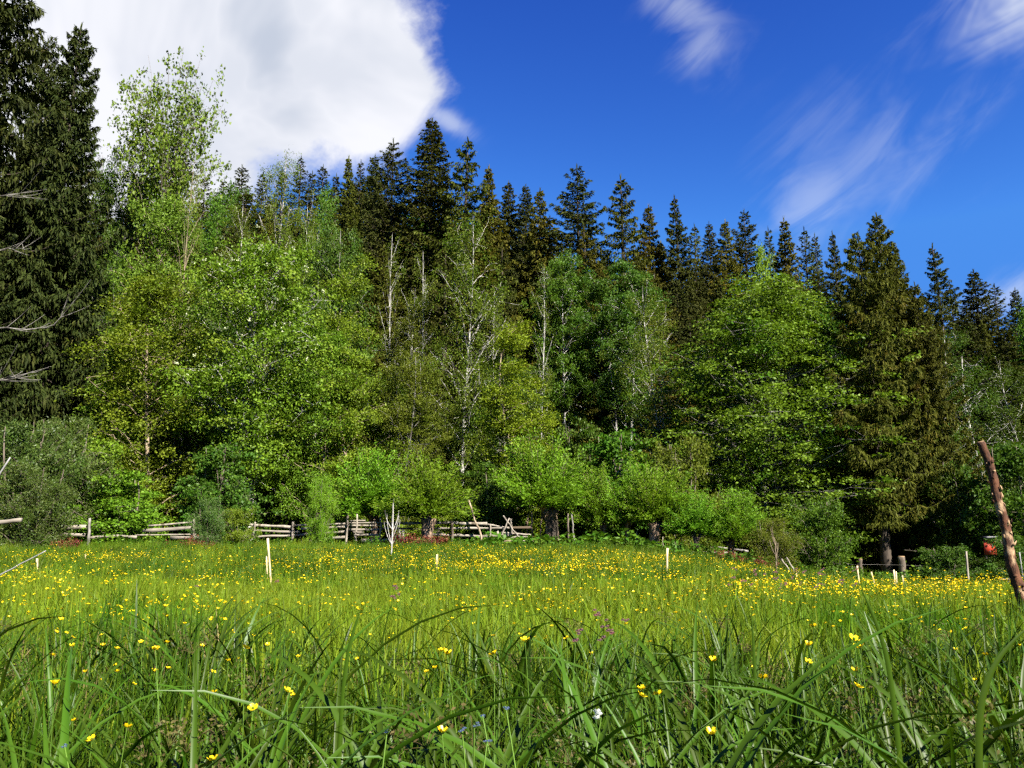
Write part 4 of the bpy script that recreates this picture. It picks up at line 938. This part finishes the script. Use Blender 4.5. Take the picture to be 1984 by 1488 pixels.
herbs('red_dock', 'red-leaved plant near the post of the left fence panel', 'plant', 'red plants by the left fence panel', [(316, 1062, .8), (362, 1055, .9), (372, 1052, 1.0), (392, 1065, .7), (408, 1064, .6)], H_red, 25.0)
herbs('red_dock', 'red-leaved plant under the broken brown planks at the far left', 'plant', 'red plants by the broken planks', [(122, 1046, 1.0), (134, 1044, 1.1), (146, 1048, .9)], H_red, 26.0)
herbs('broad_dock', 'broad-leaved green plant at the foot of the collapsed fence and willows', 'plant', 'broad-leaved plants along the fence foot', [(u, 1060 + 14 * (u - 930) / 350, rr.uniform(.75, 1.25)) for u in np.linspace(915, 1290, 34)], H_dock, 26.5, M['emerald'], 1.2)
herbs('nettle', 'upright green nettle plant growing against the old fence', 'plant', 'nettles along the old fence', [(u, 1046, rr.uniform(.5, .85)) for u in np.linspace(200, 1000, 34)], H_net, 27.6, None, 0.7)
herbs('nettle', 'upright green nettle plant on the bank right of the willows', 'plant', 'nettles on the right bank', [(u, 1075 + 45 * (u - 1290) / 700, rr.uniform(.6, 1.0)) for u in np.linspace(1290, 1865, 30)], H_net, 26.0, None, 1.6)

def zone(u):
    return 'far left' if u < 400 else 'left' if u < 800 else 'middle' if u < 1190 else 'right' if u < 1590 else 'far right'
# ------------------------------------------------------------------ geometry-node scatter for what nobody could count
def scatter(name, pts, rot, scl, idx, protos, cat, label):
    me = bpy.data.meshes.new(name); pts = np.asarray(pts, np.float32); me.vertices.add(len(pts)); me.vertices.foreach_set('co', pts.ravel())
    a = me.attributes.new('rot', 'FLOAT_VECTOR', 'POINT'); a.data.foreach_set('vector', np.asarray(rot, np.float32).ravel())
    a = me.attributes.new('scl', 'FLOAT_VECTOR', 'POINT'); a.data.foreach_set('vector', np.asarray(scl, np.float32).ravel())
    a = me.attributes.new('idx', 'INT', 'POINT'); a.data.foreach_set('value', np.asarray(idx, np.int32))
    me.update(); o = bpy.data.objects.new(name, me); COL.objects.link(o); tag(o, label, cat, kind='stuff')
    ng = bpy.data.node_groups.new(name + '_nodes', 'GeometryNodeTree')
    ng.interface.new_socket('Geometry', in_out='INPUT', socket_type='NodeSocketGeometry'); ng.interface.new_socket('Geometry', in_out='OUTPUT', socket_type='NodeSocketGeometry')
    N = ng.nodes; Lk = ng.links.new; gi = N.new('NodeGroupInput'); go = N.new('NodeGroupOutput'); iop = N.new('GeometryNodeInstanceOnPoints'); jn = N.new('GeometryNodeJoinGeometry')
    for pm in protos:
        po = bpy.data.objects.new(pm.name + '_source', pm); oi = N.new('GeometryNodeObjectInfo'); oi.inputs['Object'].default_value = po; oi.inputs['As Instance'].default_value = True
        Lk(oi.outputs['Geometry'], jn.inputs[0])
    def att(nm, ty):
        n = N.new('GeometryNodeInputNamedAttribute'); n.data_type = ty; n.inputs['Name'].default_value = nm; return n.outputs['Attribute']
    er = N.new('FunctionNodeEulerToRotation'); Lk(att('rot', 'FLOAT_VECTOR'), er.inputs[0])
    Lk(gi.outputs[0], iop.inputs['Points']); Lk(jn.outputs[0], iop.inputs['Instance']); iop.inputs['Pick Instance'].default_value = True
    Lk(att('idx', 'INT'), iop.inputs['Instance Index']); Lk(er.outputs[0], iop.inputs['Rotation']); Lk(att('scl', 'FLOAT_VECTOR'), iop.inputs['Scale']); Lk(iop.outputs[0], go.inputs[0])
    md = o.modifiers.new('scatter', 'NODES'); md.node_group = ng; return o

def blades(rng, n, r, h0, h1, w, seg, bend, mat, name, heads=0.0):
    """a tuft of single grass blades"""
    a = rng.uniform(0, 6.28, n); rad = r * np.sqrt(rng.uniform(0, 1, n)); b = np.stack([rad * np.cos(a), rad * np.sin(a), np.zeros(n)], -1)
    h = rng.uniform(h0, h1, n); az_ = rng.uniform(0, 6.28, n) ; o = np.stack([np.cos(az_), np.sin(az_), np.zeros(n)], -1); bd = bend * rng.uniform(0.15, 1.0, n) ** 1.5
    fa = rng.uniform(0, 6.28, n); s = np.stack([np.cos(fa), np.sin(fa), np.zeros(n)], -1); ww = w * rng.uniform(0.6, 1.35, n)
    V = np.zeros((n, (seg + 1) * 2, 3))
    for i in range(seg + 1):
        q = i / seg; c = b + o * (bd * h * q ** 2)[:, None] + np.array((0, 0, 1.0)) * (h * (q - 0.35 * bd * q ** 3))[:, None]
        k = (ww * (1 - q ** 2.2) * 0.5 + 0.0006)[:, None] * (0.7 + 0.3 * min(1, q * 4))
        V[:, i * 2] = c + s * k; V[:, i * 2 + 1] = c - s * k
    base = np.arange(n)[:, None] * (seg + 1) * 2; Q = np.concatenate([base + np.array((i * 2, i * 2 + 1, i * 2 + 3, i * 2 + 2)) for i in range(seg)])
    mb = MB(); mb.add(V.reshape(-1, 3), Q)
    if heads:
        k = rng.choice(n, int(n * heads), replace=False); tip = V[k, -1]; m = 5
        for j in range(m):
            c = tip + np.array((0, 0, -0.02)) * j; d = unit(rng.normal(0, .6, (len(k), 3)) + np.array((0, 0, 1.0))); nn = unit(rng.normal(0, 1, (len(k), 3)))
            Vv, Qq = kites(c, d, nn, 0.022, 0.007); mb.add(Vv, Qq)
    return mb.mesh(name, M[mat])

rng = np.random.default_rng(2024)
near_t = [blades(rng, 60, 0.13, 0.22, 0.50, 0.0065, 5, 0.75, 'grass2', 'near_tuft', 0.06) for k in range(5)]
mid_t = [blades(rng, 70, 0.22, 0.20, 0.46, 0.0085, 3, 0.6, 'grass' if k > 1 else 'grass2', 'mid_tuft', 0.08) for k in range(5)]
far_t = [blades(rng, 90, 0.38, 0.18, 0.42, 0.014, 2, 0.5, 'grass', 'far_tuft') for k in range(4)]
broad_t = [blades(rng, 16, 0.09, 0.28, 0.60, 0.0150, 8, 1.0, 'sedge', 'broad_tuft') for k in range(4)]
dry_t = [blades(rng, 40, 0.20, 0.15, 0.40, 0.006, 3, 0.9, 'drygrass', 'dry_tuft', 0.1)]

def field(y0, y1, dens, rg, margin=1.6, hw=0.72):
    """points over the wedge of meadow the camera can see (with a margin)"""
    n = int((y1 - y0) * (2 * (hw * (y0 + y1) / 2 + margin)) * dens * 1.25); y = rg.uniform(y0, y1, n); x = rg.uniform(-1, 1, n) * (hw * y1 + margin)
    k = np.abs(x) < hw * y + margin; return x[k], y[k]

def meadow_edge(x):   # where the meadow ends towards the wood
    return 27.0 - 5.0 * sm(x, 9, 20)
PT = []; RT = []; SC = []; ID = []
def put(x, y, i0, n, smin, smax, rg, zs=1.0):
    m = len(x); z = ground(x, y) - 0.02
    PT.append(np.stack([x, y, z], -1)); RT.append(np.stack([rg.normal(0, .07, m), rg.normal(0, .07, m), rg.uniform(0, 6.28, m)], -1))
    s = rg.uniform(smin, smax, m) * (0.82 + 0.36 * np.clip(0.5 + 0.5 * np.sin(x * 1.1 + 0.7) * np.sin(y * 0.83 + 1), 0, 1)); SC.append(np.stack([s, s, s * zs * rg.uniform(.8, 1.15, m)], -1)); ID.append(i0 + rg.integers(0, n, m))
x, y = field(0.45, 2.6, 30, rng); put(x, y, 0, 5, .68, .95, rng, .9)
x, y = field(2.6, 4.2, 30, rng); put(x, y, 0, 5, .78, 1.1, rng)
x, y = field(0.95, 3.2, 66, rng); put(x, y, 15, 4, .75, 1.05, rng)
x, y = field(3.0, 4.8, 12, rng); put(x, y, 15, 4, .6, .85, rng)
x, y = field(2.4, 4.6, 14, rng); put(x, y, 6, 4, .8, 1.1, rng)
x, y = field(4.2, 11, 34, rng); put(x, y, 5, 5, .8, 1.1, rng, .82)
x, y = field(11, 29, 11, rng); k = y < meadow_edge(x) + 1.5; put(x[k], y[k], 10, 4, .85, 1.2, rng, .8)
x, y = field(2, 26, 0.4, rng); put(x, y, 14, 1, .8, 1.2, rng)
# grass carrying on round the camera, outside the picture
x = rng.uniform(-14, 14, 1500); y = rng.uniform(-8, 6, 1500); k = (np.hypot(x, y) > 0.9) & (np.abs(x) > 0.72 * y + 1.4); put(x[k], y[k], 5, 5, .9, 1.2, rng)
# cut dry grass lying along the bank and in the near left corner
x = np.concatenate([gx(rng.uniform(1130, 1300, 160), 24.5, 0.4), gx(rng.uniform(815, 880, 40), 25.5, 0.4), rng.normal(-0.78, .10, 22)]); y = np.concatenate([24.5 + rng.normal(0, .5, 160), 25.5 + rng.normal(0, .3, 40), rng.normal(1.18, .08, 22)]); put(x, y, 14, 1, .9, 1.5, rng, .6)
# rough grass under the trees
x = rng.uniform(-30, 34, 2600); y = rng.uniform(26, 42, 2600); put(x, y, 10, 4, .6, 1.1, rng)
scatter('meadow_grass', np.concatenate(PT), np.concatenate(RT), np.concatenate(SC), np.concatenate(ID), near_t + mid_t + far_t + dry_t + broad_t, 'grass', 'tall green meadow grass covering the whole field')

# ------------------------------------------------------------------ flowers
def petals(n, R, cup, seed, mat, name, w=0.95):
    rg = np.random.default_rng(seed); V = []; Q = []
    for k in range(n):
        a = 6.2832 * k / n + rg.normal(0, 0.08); d = np.array((math.cos(a), math.sin(a), 0)); s = np.array((-math.sin(a), math.cos(a), 0)); u_ = np.array((0, 0, 1.0)); o = len(V)
        V += [d * R * .06, d * R * .55 + s * R * w * .42 + u_ * R * cup * .45, d * R * .98 + s * R * w * .30 + u_ * R * cup, d * R * .98 - s * R * w * .30 + u_ * R * cup, d * R * .55 - s * R * w * .42 + u_ * R * cup * .45]
        V.append(d * R * .55 + u_ * R * cup * .22); Q += [(o, o + 1, o + 2, o + 5), (o + 5, o + 2, o + 3, o + 4), (o, o + 5, o + 4, o + 4)][:2]; Q.append((o, o + 5, o + 3, o + 4))
    return np.array(V), np.array(Q)
def stem_mesh(h, rg, r=0.0014):
    path = bez(np.zeros(3), np.array((rg.normal(0, .05), rg.normal(0, .05), h * .55)), np.array((rg.normal(0, .04), rg.normal(0, .04), h)), 6); V, Q = tube(path, np.linspace(r, r * .7, 6), 4, cap=False); return V, Q, path[-1]
BC = []
for k in range(4):
    rg = np.random.default_rng(300 + k); V, Q, tip = stem_mesh(0.46, rg); Vp, Qp = petals(5, 0.0135, 0.55 + 0.25 * (k % 3), 310 + k, 'yellowpetal', 'b')
    th = 0.35 * (k - 1.5); R_ = np.array(((math.cos(th), 0, math.sin(th)), (0, 1, 0), (-math.sin(th), 0, math.cos(th))))
    ce = tube(np.array(((0, 0, .001), (0, 0, .004), (0, 0, .006))), np.array((.003, .0045, .002)), 6)
    BC.append((mk('stem', V, Q, M['stemgreen']), mk('blossom', Vp @ R_.T + tip, Qp, M['yellowpetal']), mk('flower_centre', ce[0] @ R_.T + tip, ce[1], M['grass'])))
BG = 'buttercups in the near meadow'
def buttercup(x, y, z_top, s, k, label='yellow buttercup on a thin stem in the near half of the meadow', group=BG):
    g = gz(x, y); h = max(0.15, z_top - g); st, bl, ce = BC[k]
    e = empty('buttercup', (x, y, g), rr.uniform(0, 6.28), (s, s, 1.0)); tag(e, label, 'flower', group)
    a = link('stem', st, e); a.scale = (1, 1, h / 0.46)
    b = link('blossom', bl, e); b.location = (0, 0, 0)
    # blossom mesh sits at 0.46 m: move it to the real height, keep its proportions
    b.scale = (1, 1, s); b.location.z = h - 0.46 * s
    c = link('flower_centre', ce, b)
named = [(1652, 1239, 1.45, 1.2, 'biggest buttercup, near the right, one of a close group of three'), (1638, 1247, 1.55, 1.1, 'buttercup just left of the biggest one on the right'), (1626, 1256, 1.6, 1.0, 'buttercup below and left of the biggest one on the right'),
 (1692, 1333, 1.3, 1.0, 'lone buttercup below right of the biggest one'), (1578, 1214, 1.8, 1.0, 'buttercup up and left of the biggest one on the right'), (991, 1236, 1.6, 1.1, 'buttercup facing the camera at the centre of the meadow'), (924, 1271, 1.5, 1.0, 'left of a touching buttercup pair below the centre'),
 (935, 1265, 1.5, 1.1, 'right of a touching buttercup pair below the centre'), (1100, 1237, 1.9, 1.0, 'buttercup right of the centre one, a little smaller'), (355, 1256, 1.8, 1.1, 'upper buttercup of a pair in the left foreground'), (348, 1262, 1.8, 1.0, 'lower buttercup of a pair in the left foreground'),
 (498, 1254, 1.7, 1.1, 'single wide-open buttercup in the left foreground'), (293, 1168, 3.0, 1.6, 'large buttercup at the back edge of the left foreground'), (293, 1175, 3.0, 1.2, 'buttercup hanging under the large one at the left'), (96, 1317, 1.6, 1.1, 'open buttercup at the far left foreground'),
 (474, 1379, 1.3, 1.0, 'buttercup bud-like cup low in the left foreground'), (555, 1340, 1.35, 1.0, 'pale buttercup catching the sun left of centre'), (482, 1472, 1.1, 0.9, 'lowest buttercup near the bottom edge, left'), (1386, 1444, 1.15, 1.0, 'lowest buttercup near the bottom edge, right of centre'),
 (1271, 1350, 1.4, 1.1, 'lower of three buttercups right of the white flower'), (1277, 1346, 1.45, 1.1, 'middle of three buttercups right of the white flower'), (1290, 1331, 1.45, 1.0, 'upper of three buttercups right of the white flower'),
 (1403, 1292, 1.5, 1.0, 'buttercup above a pale curved leaf on the right'), (1487, 1310, 1.5, 1.1, 'ragged orange-yellow buttercup in the right foreground'), (1564, 1283, 1.6, 1.0, 'buttercup in the loose row left of the biggest one'), (1646, 1292, 1.6, 0.95, 'buttercup under the biggest one on the right'),
 (918, 1429, 1.2, .95, 'buttercup among the small blue flowers'), (150, 1437, 1.25, .9, 'buttercup low in the bottom left corner'), (246, 1410, 1.35, 1.0, 'buttercup right of the bottom left corner'), (880, 1256, 1.9, 1.0, 'buttercup left of the touching pair below the centre')]
for i, (u, v, Y, s, lb) in enumerate(named):
    p = P(u, v, Y); buttercup(p[0], Y, p[2], s * 0.6, i % 4, lb)
rb = np.random.default_rng(99); cnt = 0
while cnt < 265:
    y = 1.5 + 5.5 * rb.uniform() ** 0.75; x = rb.uniform(-.68, .68) * y
    if math.sin(x * 1.7 + 0.6) * math.sin(y * 1.5 + 1.0) + rb.normal(0, .6) < (0.1 if y > 2.5 else 0.5): continue
    zn = zone(992 + FPX * x / (y * CT)); nf = 'foreground' if y < 3.2 else 'middle ground'
    buttercup(x, y, gz(x, y) + rb.uniform(.34, .54), rb.uniform(.5, .75), int(rb.integers(4)), 'yellow buttercup on a thin stem at the %s of the meadow %s' % (zn, nf), 'buttercups, %s, %s' % (zn, nf)); cnt += 1

# farther buttercups: too many to count
FB = []
for k in range(5):
    rg = np.random.default_rng(400 + k); mb = MB(); mats = []
    for j in range(4):
        V, Q, tip = stem_mesh(rg.uniform(.36, .52), rg, 0.0012); Vp, Qp = petals(5, 0.0155, 0.6, 500 + k * 7 + j, '', '')
        off = np.array((rg.normal(0, .10), rg.normal(0, .10), 0)); th = rg.normal(0, .4); R_ = np.array(((math.cos(th), 0, math.sin(th)), (0, 1, 0), (-math.sin(th), 0, math.cos(th))))
        mb.add(Vp @ R_.T + tip + off, Qp)
    FB.append(mb.mesh('flower_cluster', M['yellowpetal']))
x, y = field(4.5, 26, 50, rng)
u_ = 992 + FPX * x / (y * CT); pat = 0.5 + 0.5 * np.sin(x * 0.55 + 1.2 * np.sin(y * 0.4)) * np.sin(y * 0.75 + 0.9) 
dens = 0.05 + 1.05 * np.clip(pat * 1.25 - 0.12 + 0.25 * np.sin(x * 2.1 + y) * np.sin(y * 2.7 - x), 0, 1) ** 1.8; dens *= 0.42 + 0.58 * np.exp(-((y - 11.5) / 6.0) ** 2); dens *= np.where(u_ < 420, .55, 1.0) 
k = (rng.uniform(0, 1, len(x)) < dens * 0.95) & (y < meadow_edge(x) - 4.5 - 2.0 * np.sin(x * 0.8)); x = x[k]; y = y[k]; m = len(x); s = rng.uniform(.55, .85, m)
scatter('buttercup_mass', np.stack([x, y, ground(x, y) - 0.02], -1), np.stack([rng.normal(0, .1, m), rng.normal(0, .1, m), rng.uniform(0, 6.28, m)], -1), np.stack([s, s, s * rng.uniform(.8, 1.05, m)], -1), rng.integers(0, 5, m), FB, 'flowers', 'yellow haze of buttercups farther out in the meadow')

# small pink, blue and white flowers
def tiny(name, label, group, mat, spots, R, n=5, cup=0.2, h=None):
    for i, (u, v, Y) in enumerate(spots):
        p = P(u, v, Y); g = gz(p[0], Y); rg = np.random.default_rng(700 + i + int(u)); V, Q, tip = stem_mesh(max(.12, p[2] - g), rg)
        e = empty(name, (p[0], Y, g)); tag(e, label if isinstance(label, str) else label[i], 'flower', group); link('stem', mk('stem', V, Q, M['stemgreen']), e)
        th = -0.7; R_ = np.array(((1, 0, 0), (0, math.cos(th), math.sin(th)), (0, -math.sin(th), math.cos(th))))
        for j in range(3):
            Vp, Qp = petals(n, R, cup, 800 + i * 5 + j, '', ''); link('blossom', mk('blossom', Vp @ R_ + tip + rg.normal(0, R * .9, 3), Qp, M[mat]), e)
tiny('pink_flower', 'pink ragged flower in the cluster just right of centre', 'pink flowers right of centre', 'pink', [(1152, 1190, 3.0), (1158, 1194, 3.0), (1164, 1200, 3.1), (1142, 1226, 2.6), (1128, 1240, 2.4), (1196, 1228, 2.6), (1178, 1238, 2.5), (1148, 1205, 2.9)], .008)
tiny('pink_flower', 'pink flower among the farther buttercups on the right', 'pink flowers on the right', 'pink', [(1402 + 10 * i + 9 * math.sin(i * 5.0), 1120 + 16 * math.sin(i * 2.3), 8.0 + math.sin(i)) for i in range(26)], .013)
tiny('pink_flower', 'pink flower among the buttercups in the left half of the meadow', 'pink flowers on the left', 'pink', [(772, 1138, 6.5), (775, 1146, 6.3), (541, 1125, 8.0), (392, 1134, 7.5), (768, 1158, 6.0), (395, 1062, 18.0)], .013)
tiny('blue_flower', 'tiny pale blue flower low in the grass at the bottom middle', 'tiny blue flowers', 'blue', [(946, 1415, 1.15), (980, 1413, 1.15), (998, 1382, 1.2), (932, 1395, 1.2), (950, 1424, 1.12), (173, 1446, 1.15), (690, 1440, 1.1)], .003)
tiny('white_flower', ['white flower standing out low right of the centre'], None, 'white', [(1117, 1372, 1.25)], .0055, 6, .5)

# ------------------------------------------------------------------ broad-leaved club-rush plants in the foreground
def sedge_leaf(seed, L, w, arch):
    rg = np.random.default_rng(seed); n = 11; q = np.linspace(0, 1, n); ang = math.pi / 2 - 0.12 - (arch * q ** 1.6); ds = L / (n - 1)
    x = np.concatenate([[0], np.cumsum(np.cos(ang[:-1]) * ds)]); z = np.concatenate([[0], np.cumsum(np.sin(ang[:-1]) * ds)]); tw = rg.normal(0, 0.5) * q
    V = []
    for i in range(n):
        hw = w / 2 * (1 - q[i] ** 2.6) * min(1, .55 + 3 * q[i]) + .0004; s = np.array((0, math.cos(tw[i]), math.sin(tw[i]))); nrm = np.array((-math.sin(ang[i]), 0, math.cos(ang[i])))
        c = np.array((x[i], 0.02 * math.sin(q[i] * 3 + seed), z[i])); V += [c + s * hw + nrm * hw * .45, c, c - s * hw + nrm * hw * .45]
    Q = []
    for i in range(n - 1):
        o = i * 3; Q += [(o, o + 1, o + 4, o + 3), (o + 1, o + 2, o + 5, o + 4)]
    return mk('leaf', V, Q, M['sedge'])
SL = [sedge_leaf(900 + k, 0.52 + 0.05 * (k % 7), 0.0120 + 0.0017 * (k % 6), 0.55 + 0.21 * (k % 8)) for k in range(16)]
def panicle(seed):
    rg = np.random.default_rng(seed); mb = MB(); C = []
    for k in range(9):
        a = rg.uniform(0, 6.28); e = np.array((math.cos(a) * rg.uniform(.02, .06), math.sin(a) * rg.uniform(.02, .06), rg.uniform(.005, .06))); V, Q = tube(bez(np.zeros(3), e * np.array((.4, .4, .9)), e, 4), .0006, 3, cap=False); mb.add(V, Q)
        C.append(e + rg.normal(0, .009, (9, 3)))
    c = np.concatenate(C); d = unit(rg.normal(0, 1, c.shape) + np.array((0, 0, .4))); V, Q = kites(c, d, unit(rg.normal(0, 1, c.shape)), .009, .005); mb.add(V, Q)
    return mb.mesh('flower_head', M['sedgebrown'])
PN = [panicle(950 + k) for k in range(4)]
SV, SQ, _ = stem_mesh(0.5, np.random.default_rng(12), 0.0028); SSTEM = mk('stem', SV * np.array((.3, .3, 1)), SQ, M['sedge'])
def club_rush(x, y, s, nl, label, group, head=False, leaves=None):
    g = gz(x, y); e = empty('club_rush', (x, y, g), rr.uniform(0, 6.28), (s, s, s)); tag(e, label, 'plant', group)
    for k in range(nl):
        l = link('leaf', SL[rr.randrange(16)] if leaves is None else SL[leaves[k % len(leaves)]], e); l.rotation_euler = (0, 0, 2.4 * k + rr.uniform(-.5, .5)); l.location = (rr.uniform(-.02, .02), rr.uniform(-.02, .02), 0.0); f = rr.uniform(.8, 1.15); l.scale = (f, 1, f)
    if head:
        st = link('stem', SSTEM, e); h = link('flower_head', PN[rr.randrange(4)], e); h.location = (0, 0, 0.5); st.scale = (1, 1, 1.0)
    return e
cnt = 0; rb = np.random.default_rng(31)
while cnt < 230:
    y = 1.02 + 2.8 * rb.uniform() ** 1.15; x = rb.uniform(-.74, .74) * y
    left = x / y < -0.42
    if left and rb.uniform() < 0.6: continue
    if y > 2.0 and rb.uniform() < 0.45: continue
    if y < 1.1 and abs(x) < 0.12: continue
    zn = zone(992 + FPX * x / (y * CT)); nf = 'nearest' if y < 1.9 else 'farther'
    club_rush(x, y, rb.uniform(.80, 1.10) * (1.06 - 0.06 * y), int(rb.integers(6, 10)), 'arching broad-bladed rush plant, one of the %s ones at the %s of the foreground' % (nf, zn), 'broad-bladed rushes, %s, %s' % (nf, zn), head=rb.uniform() < .3); cnt += 1
def big_leaf(label, pts, Y, w, Y2=None):
    """one tall leaf whose course is known from the photo"""
    A = np.array([P(u, v, Y + (Y2 - Y) * i / (len(pts) - 1) if Y2 else Y) for i, (u, v) in enumerate(pts)]); b = A[0].copy(); g = gz(b[0], b[1]); root = np.array((b[0], b[1], g))
    A = np.vstack([root, A]); q = np.linspace(0, len(A) - 1, 22); path = np.stack([np.interp(q, np.arange(len(A)), A[:, k]) for k in range(3)], -1)
    for _ in range(14): path[1:-1] = (path[:-2] + 2 * path[1:-1] + path[2:]) / 4
    path = path - root; e = empty('tall_rush', root); tag(e, label, 'plant'); t = unit(np.gradient(path, axis=0)); s = unit(np.cross(t, np.array((0.15, 1.0, 0.1)))); nn = np.cross(s, t); V = []
    for i in range(22):
        f = i / 21; hw = w * 0.6 / 2 * (1 - f ** 2.8) + .0004; V += [path[i] + s[i] * hw + nn[i] * hw * .5, path[i], path[i] - s[i] * hw + nn[i] * hw * .5]
    Q = []
    for i in range(21):
        o = i * 3; Q += [(o, o + 1, o + 4, o + 3), (o + 1, o + 2, o + 5, o + 4)]
    link('leaf', mk('leaf', V, Q, M['sedge']), e)
    for k in range(3):
        l = link('leaf', SL[(k * 5) % 16], e); l.rotation_euler = (0, 0, 2.1 * k + .4); l.scale = (.75, 1, .75)
big_leaf('tall pale leaf rising above the grass left of the bark pole', [(1735, 1330), (1715, 1250), (1690, 1185), (1668, 1140)], 1.35, .013)
big_leaf('broad leaf arching out of the right edge', [(1880, 1440), (1905, 1330), (1940, 1260), (2005, 1205)], 1.05, .014)
big_leaf('upright flat leaf right of centre with a blunt tip', [(1464, 1330), (1460, 1250), (1456, 1180)], 1.6, .011)
big_leaf('arching dark leaf at the left with its tip turned right', [(655, 1420), (668, 1270), (690, 1205), (700, 1178)], 1.5, .012)
print('objects', len(bpy.data.objects), 'tris', sum(len(m.polygons) * 2 for m in bpy.data.meshes))
